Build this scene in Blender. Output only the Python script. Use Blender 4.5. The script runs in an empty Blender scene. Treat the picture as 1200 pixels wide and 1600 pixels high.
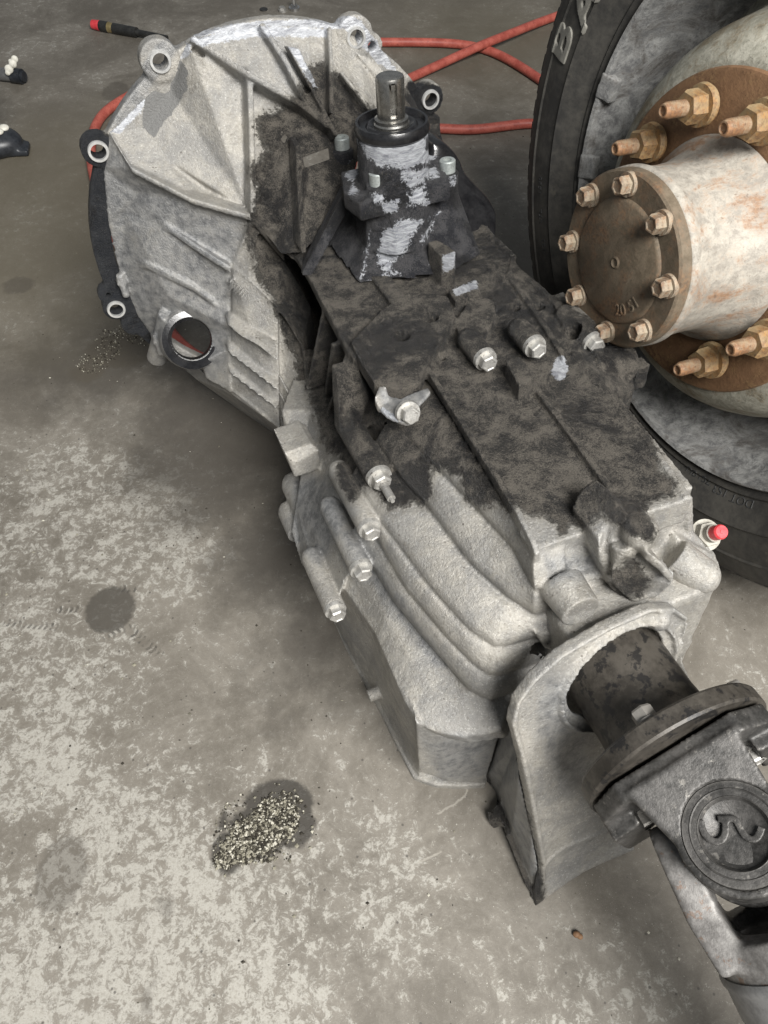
import bpy, bmesh, math, random
import numpy as np
from mathutils import Vector, Matrix

random.seed(7); rng = np.random.default_rng(7)
scn = bpy.context.scene
COL = scn.collection

# ------------------------------------------------------------------ camera
H = 0.88; TH = math.radians(55); FPX = 1200.0
CAMP = np.array([0, 0, H])
FW = np.array([0, math.cos(TH), -math.sin(TH)]); RT = np.array([1.0, 0, 0]); UP = np.array([0, math.sin(TH), math.cos(TH)])
cd = bpy.data.cameras.new('camera'); cam = bpy.data.objects.new('camera', cd); COL.objects.link(cam)
cam.location = CAMP; cam.rotation_euler = (math.radians(90) - TH, 0, 0)
cd.sensor_fit = 'VERTICAL'; cd.sensor_height = 32.0; cd.lens = 32.0 * FPX / 1600.0
cd.clip_start = 0.02; cd.clip_end = 100
scn.camera = cam

# ------------------------------------------------------------------ light: open garage door to the front right, grey room bounce
wd = bpy.data.worlds.new('World'); scn.world = wd; wd.use_nodes = True
wd.node_tree.nodes['Background'].inputs[0].default_value = (0.88, 0.94, 1.0, 1)
wd.node_tree.nodes['Background'].inputs[1].default_value = 0.20
def area(name, loc, target, sx, sy, power, col):
    l = bpy.data.lights.new(name, 'AREA'); l.shape = 'RECTANGLE'; l.size = sx; l.size_y = sy; l.energy = power; l.color = col
    o = bpy.data.objects.new(name, l); COL.objects.link(o); o.location = loc
    o.rotation_euler = (Vector(target) - Vector(loc)).to_track_quat('-Z', 'Y').to_euler(); return o
area('door_light', (0.85, -1.1, 2.55), (0.1, 0.45, 0.1), 1.5, 1.1, 218, (1.0, 0.98, 0.95))
scn.view_settings.view_transform = 'Standard'; scn.view_settings.look = 'None'
scn.view_settings.exposure = 0; scn.view_settings.gamma = 1

# ------------------------------------------------------------------ gearbox frame: w right, s towards the bell, v up
YA = math.radians(22); PA = math.radians(8)
L = np.array([-math.sin(YA) * math.cos(PA), math.cos(YA) * math.cos(PA), -math.sin(PA)])
W = np.array([math.cos(YA), math.sin(YA), 0]); V = np.cross(W, L); Z = np.array([0, 0, 1.0])
M = np.array([W, L, V])
def gl(w, s, v): return w * W + s * L + v * V
def ray(x, y): return FW + (x - 600) / FPX * RT + (800 - y) / FPX * UP
def hit(x, y, n, d):
    r = ray(x, y); return CAMP + (d - CAMP @ n) / (r @ n) * r
def P(x, y, s=None, w=None, v=None, z=None, t=None):
    if s is not None: return hit(x, y, L, s)
    if w is not None: return hit(x, y, W, w)
    if v is not None: return hit(x, y, V, v)
    if z is not None: return hit(x, y, Z, z)
    return CAMP + t * ray(x, y)
def project(A):
    A = np.asarray(A) - CAMP; d = A @ FW; d = np.where(d < 1e-3, 1e-3, d)
    return np.stack([600 + FPX * (A @ RT) / d, 800 - FPX * (A @ UP) / d], 1)

# ------------------------------------------------------------------ object helpers
def empty(name, loc):
    o = bpy.data.objects.new(name, None); o.empty_display_size = .05; o.location = loc; COL.objects.link(o)
    o['_l'] = 0; del o['_l']; return o
def tag(o, label, cat=None, group=None, kind=None):
    if label: o['label'] = label
    if cat: o['category'] = cat
    if group: o['group'] = group
    if kind: o['kind'] = kind
    return o
def link(name, me, mat, parent=None, mw=None):
    """mesh in world coordinates -> object under its parent (roots are never rotated)"""
    o = bpy.data.objects.new(name, me); COL.objects.link(o)
    if mat is not None:
        me.materials.clear(); me.materials.append(mat)
    if mw is None: mw = Matrix.Identity(4)
    if parent is not None:
        o.parent = parent
        base = Vector((0, 0, 0)); q = parent; inv = Matrix.Identity(4); chain = []
        while q is not None: chain.append(q); q = q.parent
        pm = Matrix.Identity(4)
        for q in reversed(chain): pm = pm @ q.matrix_basis
        o.matrix_basis = pm.inverted() @ mw
    else:
        o.matrix_basis = mw
    return o
def tomesh(bm, name='m', smooth=True, angle=None):
    me = bpy.data.meshes.new(name); bmesh.ops.recalc_face_normals(bm, faces=bm.faces[:]); bm.to_mesh(me); bm.free()
    if smooth:
        me.polygons.foreach_set('use_smooth', [True] * len(me.polygons))
        me.set_sharp_from_angle(angle=math.radians(angle or 38))
    return me
def frame(d, up=(0, 0, 1)):
    d = Vector(d).normalized(); u = Vector(up)
    if abs(d.dot(u)) > .98: u = Vector((0, 1, 0))
    x = u.cross(d).normalized(); y = d.cross(x); m = Matrix((x, y, d)).transposed(); return m
def rod(bm, a, b, r0, r1=None, n=24):
    if r1 is None: r1 = r0
    a = Vector(a); b = Vector(b); m = frame(b - a)
    ra = [bm.verts.new(a + m @ Vector((r0 * math.cos(2 * math.pi * i / n), r0 * math.sin(2 * math.pi * i / n), 0))) for i in range(n)]
    rb = [bm.verts.new(b + m @ Vector((r1 * math.cos(2 * math.pi * i / n), r1 * math.sin(2 * math.pi * i / n), 0))) for i in range(n)]
    for i in range(n): bm.faces.new((ra[i], ra[(i + 1) % n], rb[(i + 1) % n], rb[i]))
    bm.faces.new(ra[::-1]); bm.faces.new(rb)
def ball(bm, c, r, sc=(1, 1, 1), rot=None, sub=2):
    g = bmesh.ops.create_icosphere(bm, subdivisions=sub, radius=r)
    m = Matrix.Translation(Vector(c)) @ (rot.to_4x4() if rot is not None else Matrix.Identity(4)) @ Matrix.Diagonal((*sc, 1))
    bmesh.ops.transform(bm, matrix=m, verts=g['verts'])
def slab(bm, pts, off):
    """closed prism: polygon pts, each inner point at pts[i]+off (vector or list)"""
    n = len(pts); of = off if isinstance(off, list) else [off] * n
    a = [bm.verts.new(Vector(p)) for p in pts]; b = [bm.verts.new(Vector(np.asarray(p) + np.asarray(o))) for p, o in zip(pts, of)]
    for i in range(n): bm.faces.new((a[i], a[(i + 1) % n], b[(i + 1) % n], b[i]))
    bm.faces.new(a[::-1]); bm.faces.new(b)
def gbox(bm, w0, w1, s0, s1, v0, v1):
    slab(bm, [gl(w0, s0, v0), gl(w1, s0, v0), gl(w1, s1, v0), gl(w0, s1, v0)], gl(0, 0, v1 - v0))
def ribbon(bm, top, depth, thick):
    for p, q in zip(top[:-1], top[1:]):
        slab(bm, [p, q, np.asarray(q) + depth, np.asarray(p) + depth], thick)
def strip(bm, A, B, offA, offB):
    """closed prisms between two polylines of equal length"""
    for i in range(len(A) - 1):
        slab(bm, [A[i], A[i + 1], B[i + 1], B[i]], [offA[i], offA[i + 1], offB[i + 1], offB[i]])
def resample(pts, n):
    p = np.array(pts, float); d = np.r_[0, np.cumsum(np.hypot(*np.diff(p[:, :2], axis=0).T))]
    t = np.linspace(0, d[-1], n); return np.stack([np.interp(t, d, p[:, k]) for k in range(p.shape[1])], 1)
def lathe(profile, n=64, axis_m=None, a0=0, a1=2 * math.pi, closed=False, noise=None):
    """profile [(r, h)] about local Z"""
    bm = bmesh.new(); full = abs(a1 - a0 - 2 * math.pi) < 1e-6; N = n if full else n + 1
    R = []
    for i in range(N):
        a = a0 + (a1 - a0) * i / n
        R.append([bm.verts.new((r * math.cos(a), r * math.sin(a), h)) for r, h in profile])
    for i in range(n):
        A, B = R[i], R[(i + 1) % N]
        k = len(profile)
        for j in range(k if closed else k - 1):
            j2 = (j + 1) % k
            bm.faces.new((A[j], A[j2], B[j2], B[j]))
    bmesh.ops.remove_doubles(bm, verts=bm.verts[:], dist=1e-6)
    return bm
def evald(o):
    dg = bpy.context.evaluated_depsgraph_get(); return bpy.data.meshes.new_from_object(o.evaluated_get(dg), depsgraph=dg)
def cast(bm, vox, smooth=4, cutters=None, disp=None):
    """melt overlapping closed solids into one cast surface"""
    me = bpy.data.meshes.new('tmp'); bm.to_mesh(me); bm.free()
    o = bpy.data.objects.new('tmp', me); COL.objects.link(o)
    r = o.modifiers.new('r', 'REMESH'); r.mode = 'VOXEL'; r.voxel_size = vox
    co = None
    if cutters is not None:
        cm = bpy.data.meshes.new('cut'); bmesh.ops.recalc_face_normals(cutters, faces=cutters.faces[:]); cutters.to_mesh(cm); cutters.free()
        co = bpy.data.objects.new('cut', cm); COL.objects.link(co)
        b = o.modifiers.new('b', 'BOOLEAN'); b.operation = 'DIFFERENCE'; b.object = co; b.solver = 'MANIFOLD'
    if smooth:
        s = o.modifiers.new('s', 'SMOOTH'); s.factor = .5; s.iterations = smooth
    m2 = evald(o)
    bpy.data.objects.remove(o); 
    if co: bpy.data.objects.remove(co)
    m2.polygons.foreach_set('use_smooth', [True] * len(m2.polygons))
    return m2

# ------------------------------------------------------------------ stain masks stored on the surface
def polydist(Q, poly):
    """signed pixel distance, positive inside"""
    p = np.array(poly, float); q = np.roll(p, -1, 0); best = np.full(len(Q), 1e9); ins = np.zeros(len(Q), bool)
    for a, b in zip(p, q):
        ab = b - a; t = np.clip(((Q - a) @ ab) / (ab @ ab + 1e-9), 0, 1)
        d = np.hypot(*(Q - (a + t[:, None] * ab)).T); best = np.minimum(best, d)
        c = ((a[1] > Q[:, 1]) != (b[1] > Q[:, 1])) & (Q[:, 0] < (b[0] - a[0]) * (Q[:, 1] - a[1]) / (b[1] - a[1] + 1e-12) + a[0])
        ins ^= c
    return np.where(ins, best, -best)
def stain(me, masks, off=(0, 0, 0)):
    """masks: {attribute: ([polygons], width_px, base)} -> float attributes about 0.5 at the edge"""
    n = len(me.vertices); co = np.empty(n * 3, np.float32); me.vertices.foreach_get('co', co); co = co.reshape(-1, 3) + np.array(off)
    Q = project(co)
    for name, (polys, width) in masks.items():
        v = np.zeros(n)
        for pl in polys: v = np.maximum(v, np.clip(.5 + polydist(Q, pl) / width, 0, 1))
        at = me.attributes.new(name, 'FLOAT', 'POINT'); at.data.foreach_set('value', v.astype(np.float32))

# ------------------------------------------------------------------ materials
class NT:
    def __init__(s, name):
        s.m = bpy.data.materials.new(name); s.m.use_nodes = True; s.t = s.m.node_tree; s.n = s.t.nodes; s.l = s.t.links
        s.b = s.n['Principled BSDF']; s.co = None
    def coord(s, world=False):
        if world:
            g = s.n.new('ShaderNodeNewGeometry'); return g.outputs['Position']
        if s.co is None: s.co = s.n.new('ShaderNodeTexCoord').outputs['Object']
        return s.co
    def noise(s, scale, detail=6, rough=.6, dist=0, vec=None, stretch=None):
        n = s.n.new('ShaderNodeTexNoise'); n.inputs['Scale'].default_value = scale; n.inputs['Detail'].default_value = detail
        n.inputs['Roughness'].default_value = rough; n.inputs['Distortion'].default_value = dist
        v = vec or s.coord()
        if stretch:
            mp = s.n.new('ShaderNodeMapping'); mp.inputs['Scale'].default_value = stretch; s.l.new(v, mp.inputs[0]); v = mp.outputs[0]
        s.l.new(v, n.inputs['Vector']); return n.outputs['Fac']
    def voro(s, scale, feature='F1', vec=None):
        n = s.n.new('ShaderNodeTexVoronoi'); n.inputs['Scale'].default_value = scale; n.feature = feature; s.l.new(vec or s.coord(), n.inputs['Vector']); return n.outputs['Distance']
    def math(s, op, a, b=0.0, c=None):
        n = s.n.new('ShaderNodeMath'); n.operation = op
        for i, x in enumerate((a, b) if c is None else (a, b, c)):
            if isinstance(x, (int, float)): n.inputs[i].default_value = x
            else: s.l.new(x, n.inputs[i])
        return n.outputs[0]
    def ramp(s, x, lo, hi, a=0.0, b=1.0):
        n = s.n.new('ShaderNodeMapRange'); n.interpolation_type = 'SMOOTHSTEP'; n.inputs[1].default_value = lo; n.inputs[2].default_value = hi
        n.inputs[3].default_value = a; n.inputs[4].default_value = b; s.l.new(x, n.inputs[0]); return n.outputs[0]
    def mix(s, f, a, b):
        n = s.n.new('ShaderNodeMix'); n.data_type = 'RGBA'
        for k, x in ((0, f), (6, a), (7, b)):
            if isinstance(x, (int, float)): n.inputs[k].default_value = x
            elif isinstance(x, tuple): n.inputs[k].default_value = (*x, 1) if len(x) == 3 else x
            else: s.l.new(x, n.inputs[k])
        return n.outputs[2]
    def attr(s, name):
        n = s.n.new('ShaderNodeAttribute'); n.attribute_name = name; return n.outputs['Fac']
    def bump(s, h, strength=.3, dist=.001, prev=None):
        n = s.n.new('ShaderNodeBump'); n.inputs['Strength'].default_value = strength; n.inputs['Distance'].default_value = dist; s.l.new(h, n.inputs['Height'])
        if prev is not None: s.l.new(prev, n.inputs['Normal'])
        return n.outputs[0]
    def pointy(s):
        return s.n.new('ShaderNodeNewGeometry').outputs['Pointiness']
    def out(s, col=None, rough=None, metal=None, normal=None, spec=None, coat=None):
        for k, x in (('Base Color', col), ('Roughness', rough), ('Metallic', metal), ('Normal', normal), ('Specular IOR Level', spec), ('Coat Weight', coat)):
            if x is None: continue
            if isinstance(x, (int, float)): s.b.inputs[k].default_value = x
            elif isinstance(x, tuple): s.b.inputs[k].default_value = (*x, 1)
            else: s.l.new(x, s.b.inputs[k])
        return s.m

def m_cast(name, pale=(.42, .40, .36), pale2=(.28, .27, .25), grime_c=(.017, .016, .015), grime_c2=(.125, .112, .094), metal=.38):
    t = NT(name)
    n1 = t.noise(14, 6, .65); n2 = t.noise(90, 7, .72); n3 = t.noise(380, 4, .75); n4 = t.noise(1200, 2, .7); n5 = t.noise(35, 9, .8, .5)
    col = t.mix(t.ramp(n5, .38, .62), pale2, pale)
    col = t.mix(t.ramp(n2, .48, .70, 0, .5), col, (.56, .53, .465))
    col = t.mix(t.ramp(n1, .56, .38, 0, .6), col, (.19, .19, .188)); stn = t.noise(8, 8, .72, 1.2); col = t.mix(t.ramp(stn, .56, .64, 0, .5), col, (.15, .14, .12))
    col = t.mix(t.ramp(n3, .56, .68, 0, .42), col, (.22, .19, .155))
    col = t.mix(t.ramp(n3, .44, .32, 0, .5), col, (.62, .61, .57))
    col = t.mix(t.ramp(n2, .42, .28, 0, .6), col, (.13, .122, .11))
    sp = t.voro(170); col = t.mix(t.math('MULTIPLY', t.ramp(sp, .26, .10, 0, .8), t.ramp(n5, .50, .62)), col, (.07, .06, .05))
    sp2 = t.voro(420); col = t.mix(t.ramp(sp2, .14, .08, 0, .6), col, (.8, .79, .75))
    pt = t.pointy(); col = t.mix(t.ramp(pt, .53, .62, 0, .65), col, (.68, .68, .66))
    col = t.mix(t.ramp(pt, .47, .39, 0, .65), col, (.09, .082, .072))  # grooves darkened in the colour: dirt together with shadow
    w = t.attr('grey_tone'); wm = t.ramp(t.math('ADD', w, t.math('MULTIPLY', t.math('SUBTRACT', n5, .5), 1.0)), .35, .7)  # darker blue-grey, smoother areas
    col = t.mix(t.math('MULTIPLY', wm, .8), col, t.mix(t.ramp(n2, .35, .65), (.13, .135, .142), (.33, .33, .325)))
    g = t.attr('grime'); gs = t.math('ADD', t.math('ADD', g, t.math('MULTIPLY', t.math('SUBTRACT', n1, .5), .8)), t.math('MULTIPLY', t.math('SUBTRACT', n2, .5), .9))
    gs = t.math('ADD', gs, t.math('MULTIPLY', t.math('SUBTRACT', n3, .5), .35))
    gs = t.math('ADD', gs, t.math('ADD', .05, t.math('MULTIPLY', t.math('SUBTRACT', n4, .5), .15)))
    gm = t.ramp(gs, .35, .57); gfull = t.ramp(g, .3, .95)
    d1 = t.noise(40, 9, .8, .3); d2 = t.noise(750, 3, .85)
    gcol = t.mix(t.ramp(t.math('ADD', d1, t.math('MULTIPLY', t.math('SUBTRACT', d2, .5), .6)), .40, .62), grime_c, grime_c2)
    gcol = t.mix(t.ramp(t.noise(11, 7, .7, .5), .50, .57, 0, .8), gcol, (.013, .013, .014))
    gcol = t.mix(t.ramp(n4, .62, .72, 0, .5), gcol, (.24, .215, .175))
    fb_ = t.noise(160, 4, .7, 2.5, stretch=(1, 6, 1)); gcol = t.mix(t.ramp(fb_, .66, .72, 0, .5), gcol, (.26, .23, .17))
    gcol = t.mix(t.ramp(pt, .55, .64, 0, .5), gcol, (.20, .195, .18))
    col = t.mix(t.ramp(gs, .0, .42, 0, .6), col, (.15, .14, .12)); col = t.mix(gm, col, gcol)
    b = t.attr('bare'); bm_ = t.ramp(t.math('ADD', t.math('ADD', b, t.math('MULTIPLY', t.math('SUBTRACT', n5, .5), 1.8)), t.math('MULTIPLY', t.math('SUBTRACT', n3, .5), .9)), .46, .58)
    col = t.mix(t.math('MULTIPLY', bm_, .85), col, t.mix(t.ramp(t.noise(70, 6, .7, 1.0, stretch=(1, 1, 5)), .32, .68), (.24, .25, .28), (.64, .66, .69)))
    s_ = t.attr('putty'); sm = t.ramp(t.math('ADD', s_, t.math('MULTIPLY', t.math('SUBTRACT', n2, .5), 1.3)), .44, .50)
    col = t.mix(sm, col, t.mix(n2, (.12, .12, .118), (.20, .198, .19)))
    rough = t.math('ADD', t.math('MULTIPLY', n2, .35), t.math('MULTIPLY', gm, .06)); rough = t.math('ADD', rough, .38)
    rough = t.math('SUBTRACT', rough, t.math('MULTIPLY', wm, .14)); rough = t.math('SUBTRACT', rough, t.math('MULTIPLY', t.math('MULTIPLY', gm, t.ramp(t.noise(11, 7, .7, .5), .50, .57)), .26))
    mt = t.math('MULTIPLY', t.math('SUBTRACT', 1.0, gm), metal)
    h = t.math('ADD', t.math('MULTIPLY', n2, .30), t.math('MULTIPLY', n3, .55)); h = t.math('ADD', h, t.math('MULTIPLY', t.math('MULTIPLY', d2, gm), 1.4)); h = t.math('ADD', h, t.math('MULTIPLY', t.math('MULTIPLY', d1, gm), 1.6))
    h = t.math('ADD', h, t.math('MULTIPLY', gm, .35))
    nb = t.bump(h, .9, .0028)
    return t.out(col, rough, mt, nb, .45)
CAST = m_cast('cast_aluminium')

def m_simple(name, c0, c1, rough=.5, metal=0.0, scale=60, bump=.3, spec=.5, speck=None, edge=None, dist=.0008, r2=None):
    t = NT(name); n = t.noise(scale, 7, .65); n2 = t.noise(scale * 7, 4, .7)
    f = t.math('ADD', t.math('MULTIPLY', n, .65), t.math('MULTIPLY', n2, .35)); col = t.mix(t.ramp(f, .38, .62), c0, c1)
    if speck: col = t.mix(t.ramp(t.noise(scale * 3.1, 5, .7), speck[1], speck[1] + .07, 0, speck[2]), col, speck[0])
    if edge: col = t.mix(t.ramp(t.pointy(), .53, .62, 0, .8), col, edge)
    r = t.math('ADD', t.math('MULTIPLY', n, .25), rough - .12)
    return t.out(col, r, metal, t.bump(f, bump, dist), spec)
STEEL = m_simple('bolt_steel', (.30, .29, .27), (.50, .49, .46), .45, .55, 80, .4, .5, ((.10, .09, .08), .58, .7))
ZINC = m_simple('zinc_screw', (.36, .39, .38), (.56, .60, .58), .38, .6, 90, .3, .5, ((.12, .11, .10), .60, .6))
SHAFT = m_simple('polished_steel', (.30, .29, .27), (.46, .45, .42), .26, .95, 120, .15, .5, ((.10, .085, .07), .60, .6))
BLACKP = m_simple('black_flange_paint', (.012, .014, .018), (.03, .033, .038), .38, 0, 40, .25, .5, ((.12, .12, .12), .64, .5))
SEAL = m_simple('black_rubber_seal', (.006, .006, .007), (.015, .015, .016), .22, 0, 60, .3, .6)
BUSH = m_simple('bright_bushing', (.55, .55, .54), (.75, .75, .73), .35, .6, 150, .2)
YOKE = m_simple('dark_forged_steel', (.036, .035, .033), (.095, .091, .086), .48, .4, 40, .7, .5, ((.26, .245, .22), .60, .45), edge=(.30, .285, .26), dist=.0016)
YOKE2 = m_simple('oiled_black_steel', (.035, .031, .026), (.085, .076, .064), .42, .3, 22, .4, .5, ((.012, .012, .013), .52, .8))
TUBE = m_simple('grey_painted_steel', (.12, .12, .12), (.20, .20, .197), .5, .35, 30, .35, .5, ((.09, .07, .055), .62, .5))
YARM = m_simple('worn_cast_steel', (.095, .09, .085), (.20, .193, .183), .5, .3, 35, .6, .45, ((.13, .075, .045), .57, .6), dist=.0014)
RUBBER = m_simple('tyre_rubber', (.038, .037, .035), (.085, .080, .070), .62, 0, 14, .45, .4, ((.11, .10, .08), .60, .5), dist=.0015)
LETTER = m_simple('worn_raised_letter', (.17, .165, .145), (.25, .24, .21), .75, 0, 60, .2)
LETTERD = m_simple('moulded_small_letter', (.030, .031, .032), (.05, .05, .05), .55, 0, 60, .2)
HOSE = m_simple('red_hose_rubber', (.30, .062, .045), (.44, .115, .085), .5, 0, 50, .3, .4, ((.08, .03, .025), .60, .6))
REDP = m_simple('red_plastic', (.55, .03, .04), (.68, .07, .08), .35, 0, 90, .1)
BLKR = m_simple('black_handle_rubber', (.012, .012, .012), (.03, .03, .028), .4, 0, 60, .3)
BRASS = m_simple('dull_brass', (.28, .22, .10), (.42, .34, .18), .4, .7, 60, .3)
PALEF = m_simple('pale_fitting', (.60, .58, .50), (.78, .76, .68), .6, 0, 60, .4, .4, ((.25, .23, .18), .6, .5))
CHROME = m_simple('bright_chrome', (.5, .5, .5), (.8, .8, .8), .15, .95, 60, .1)

def m_rusty(name, pale, pale2, rust, rust2, amt, metal=.0, wear=None):
    t = NT(name)
    n1 = t.noise(15, 9, .75, .8); n2 = t.noise(70, 8, .8, .3); n3 = t.noise(300, 4, .7)
    col = t.mix(t.ramp(n2, .35, .65), pale, pale2)
    rc = t.mix(t.ramp(n3, .35, .65), rust, rust2)
    f = t.math('ADD', t.math('MULTIPLY', n1, .6), t.math('MULTIPLY', n2, .4))
    col = t.mix(t.ramp(f, .62 - amt, .74 - amt, 0, .92), col, rc)
    col = t.mix(t.ramp(n3, .58, .70, 0, .45), col, tuple(x * .3 for x in rust))
    if wear: col = t.mix(t.ramp(t.pointy(), .52, .60, 0, .8), col, wear)
    r = t.math('ADD', t.math('MULTIPLY', n2, .3), .48)
    h = t.math('ADD', t.math('MULTIPLY', n2, .7), t.math('MULTIPLY', n3, .4))
    return t.out(col, r, metal, t.bump(h, .7, .0016), .4)
HUBM = m_rusty('rust_streaked_hub', (.24, .22, .19), (.43, .40, .345), (.27, .155, .085), (.19, .115, .07), .14)
CAPM = m_rusty('brown_rusty_cap', (.10, .078, .052), (.17, .135, .095), (.20, .115, .06), (.09, .06, .04), .15)
RUSTD = m_rusty('deep_rust', (.17, .095, .05), (.24, .135, .07), (.10, .05, .03), (.30, .19, .09), .14)
DISCM = m_rusty('corroded_pale_wheel_disc', (.26, .25, .20), (.52, .50, .42), (.13, .115, .08), (.24, .19, .12), .14)
RIMM = m_rusty('pitted_grey_rim', (.13, .13, .13), (.40, .40, .385), (.07, .065, .06), (.13, .12, .11), .15)
STUDM = m_rusty('orange_rusted_stud', (.30, .225, .145), (.44, .36, .25), (.27, .13, .055), (.17, .085, .045), .19)
NUTM = m_rusty('golden_rusted_nut', (.23, .16, .085), (.36, .28, .16), (.30, .16, .055), (.15, .08, .04), .20)
BOLTM = m_rusty('rusty_hub_bolt', (.28, .235, .17), (.46, .41, .32), (.22, .12, .06), (.10, .065, .045), .20)

# ------------------------------------------------------------------ floor: worn concrete with stains, laid out in floor metres
def fl(x, y): p = P(x, y, z=0); return (p[0], p[1])
t = NT('worn_concrete')
pos = t.coord()
def blob(pts, wob=.012, soft=.010, scale=60):
    """union of ellipses (cx,cy,rx,ry) in floor metres -> mask"""
    m = None
    sx = t.n.new('ShaderNodeSeparateXYZ'); t.l.new(pos, sx.inputs[0]); nn = t.math('MULTIPLY', t.math('SUBTRACT', t.noise(scale, 5, .7), .5), wob * 6)
    for (cx, cy, rx, ry) in pts:
        a = t.math('DIVIDE', t.math('SUBTRACT', sx.outputs[0], cx), rx); b = t.math('DIVIDE', t.math('SUBTRACT', sx.outputs[1], cy), ry)
        d = t.math('SQRT', t.math('ADD', t.math('MULTIPLY', a, a), t.math('MULTIPLY', b, b)))
        d = t.math('MULTIPLY', t.math('SUBTRACT', 1.0, d), min(rx, ry)); d = t.math('ADD', d, nn)
        m = d if m is None else t.math('MAXIMUM', m, d)
    return t.ramp(m, -soft, soft)
def pxell(cx, cy, rpx, rpy):
    c = fl(cx, cy); a = fl(cx + rpx, cy); b = fl(cx, cy - rpy); return (c[0], c[1], abs(a[0] - c[0]), abs(b[1] - c[1]))
n1 = t.noise(2.2, 6, .6); n2 = t.noise(6.5, 9, .72, .5); n3 = t.noise(75, 7, .78, .5); n4 = t.noise(260, 4, .7); n5 = t.noise(1300, 2, .7)
col = t.mix(t.ramp(n2, .36, .66), (.112, .100, .082), (.196, .179, .152))
col = t.mix(t.ramp(n1, .42, .58, 0, .45), col, (.150, .135, .112))
# flaked pale skin: more of it to the front left
sx = t.n.new('ShaderNodeSeparateXYZ'); t.l.new(pos, sx.inputs[0])
big = blob([pxell(200, 1430, 420, 260), pxell(60, 1100, 170, 230), pxell(120, 820, 230, 120), pxell(600, 1420, 110, 150), pxell(870, 1560, 190, 70)], .03, .07, 9)
fl_ = t.math('ADD', t.math('ADD', t.math('MULTIPLY', n3, .55), t.math('MULTIPLY', n2, .35)), t.math('MULTIPLY', n4, .10))
fl_ = t.math('ADD', fl_, t.math('MULTIPLY', big, .070))
flm = t.ramp(t.math('ADD', fl_, t.math('MULTIPLY', t.math('SUBTRACT', t.noise(170, 5, .8), .5), .10)), .552, .604)
haz = t.ramp(fl_, .47, .60, 0, .30)
col = t.mix(haz, col, (.27, .252, .218))
col = t.mix(t.math('MULTIPLY', flm, t.ramp(n4, .3, .6, .35, .85)), col, t.mix(n4, (.30, .288, .255), (.41, .396, .355)))
col = t.mix(t.ramp(n4, .56, .70, 0, .6), col, (.11, .10, .088))
scr = t.noise(30, 5, .75, 1.5, stretch=(1, 9, 1)); col = t.mix(t.ramp(scr, .66, .72, 0, .35), col, (.10, .092, .08))
scr2 = t.noise(26, 5, .75, 1.0, stretch=(7, 1.5, 1)); col = t.mix(t.ramp(scr2, .66, .72, 0, .35), col, (.36, .345, .31))
col = t.mix(t.ramp(n5, .58, .72, 0, .4), col, (.09, .083, .072)); col = t.mix(t.ramp(n5, .40, .28, 0, .35), col, (.42, .40, .36))
col = t.mix(t.ramp(t.voro(55), .10, .05, 0, .7), col, (.05, .045, .04))
col = t.mix(t.ramp(t.noise(500, 2, .5), .70, .74, 0, .7), col, (.5, .48, .43))
# gearbox shadow painted into the floor colour, together with some oil stain
shadow_oil = blob([pxell(150, 560, 150, 60), pxell(430, 860, 90, 90), pxell(340, 700, 130, 110), pxell(480, 1010, 70, 80), pxell(300, 640, 110, 60)], .03, .06, 12)
col = t.mix(t.math('MULTIPLY', shadow_oil, .85), col, (.055, .049, .041))
tb = blob([pxell(80, 330, 260, 150), pxell(760, 60, 150, 80)], .05, .2, 7)  # olive-brown tint on the far floor
col = t.mix(t.math('MULTIPLY', tb, .65), col, (.115, .100, .070))
# oil spots
oil = blob([pxell(172, 952, 38, 36)], .0022, .003, 90); col = t.mix(t.math('MULTIPLY', oil, .85), col, t.mix(n5, (.045, .04, .034), (.085, .078, .066)))
oil2 = blob([pxell(436, 1258, 54, 40), pxell(405, 1298, 50, 42), pxell(358, 1332, 28, 34), pxell(458, 1288, 34, 36), pxell(350, 1285, 8, 14)], .0028, .003, 60); col = t.mix(t.math('MULTIPLY', oil2, .92), col, (.04, .036, .03))
oil3 = blob([pxell(185, 548, 55, 26), pxell(205, 530, 30, 22), pxell(135, 583, 26, 14)], .004, .006, 60); col = t.mix(t.math('MULTIPLY', oil3, .6), col, (.07, .06, .045))
oil4 = blob([pxell(28, 446, 24, 13), pxell(180, 142, 20, 14), pxell(262, 1418, 9, 16), pxell(230, 1560, 9, 20), pxell(250, 1410, 5, 10), pxell(95, 1365, 40, 60)], .003, .004, 80); col = t.mix(t.math('MULTIPLY', oil4, .5), col, (.06, .052, .042))
# tread prints: dashed dark arcs
for (a, b, wd_) in (((205, 985), (252, 1026), 7), ((5, 972), (92, 980), 6), ((160, 1000), (210, 975), 6), ((185, 919), (215, 922), 6), ((85, 953), (128, 950), 6)):
    A = np.array(fl(*a)); B = np.array(fl(*b)); d = B - A; ln = np.hypot(*d); d /= ln
    ux = t.math('ADD', t.math('MULTIPLY', t.math('SUBTRACT', sx.outputs[0], float(A[0])), float(d[0])), t.math('MULTIPLY', t.math('SUBTRACT', sx.outputs[1], float(A[1])), float(d[1])))
    uy = t.math('ABSOLUTE', t.math('ADD', t.math('MULTIPLY', t.math('SUBTRACT', sx.outputs[0], float(A[0])), float(-d[1])), t.math('MULTIPLY', t.math('SUBTRACT', sx.outputs[1], float(A[1])), float(d[0]))))
    band = t.math('MULTIPLY', t.ramp(uy, wd_ * .0011, wd_ * .0007), t.math('MULTIPLY', t.ramp(ux, -.002, .004), t.ramp(ux, float(ln) + .002, float(ln) - .004)))
    dash = t.ramp(t.math('SINE', t.math('MULTIPLY', t.math('ADD', ux, t.math('MULTIPLY', uy, .4)), 900.0)), -.35, .3)
    col = t.mix(t.math('MULTIPLY', t.math('MULTIPLY', band, dash), t.ramp(n3, .42, .58, .0, .8)), col, (.05, .045, .038))
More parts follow.
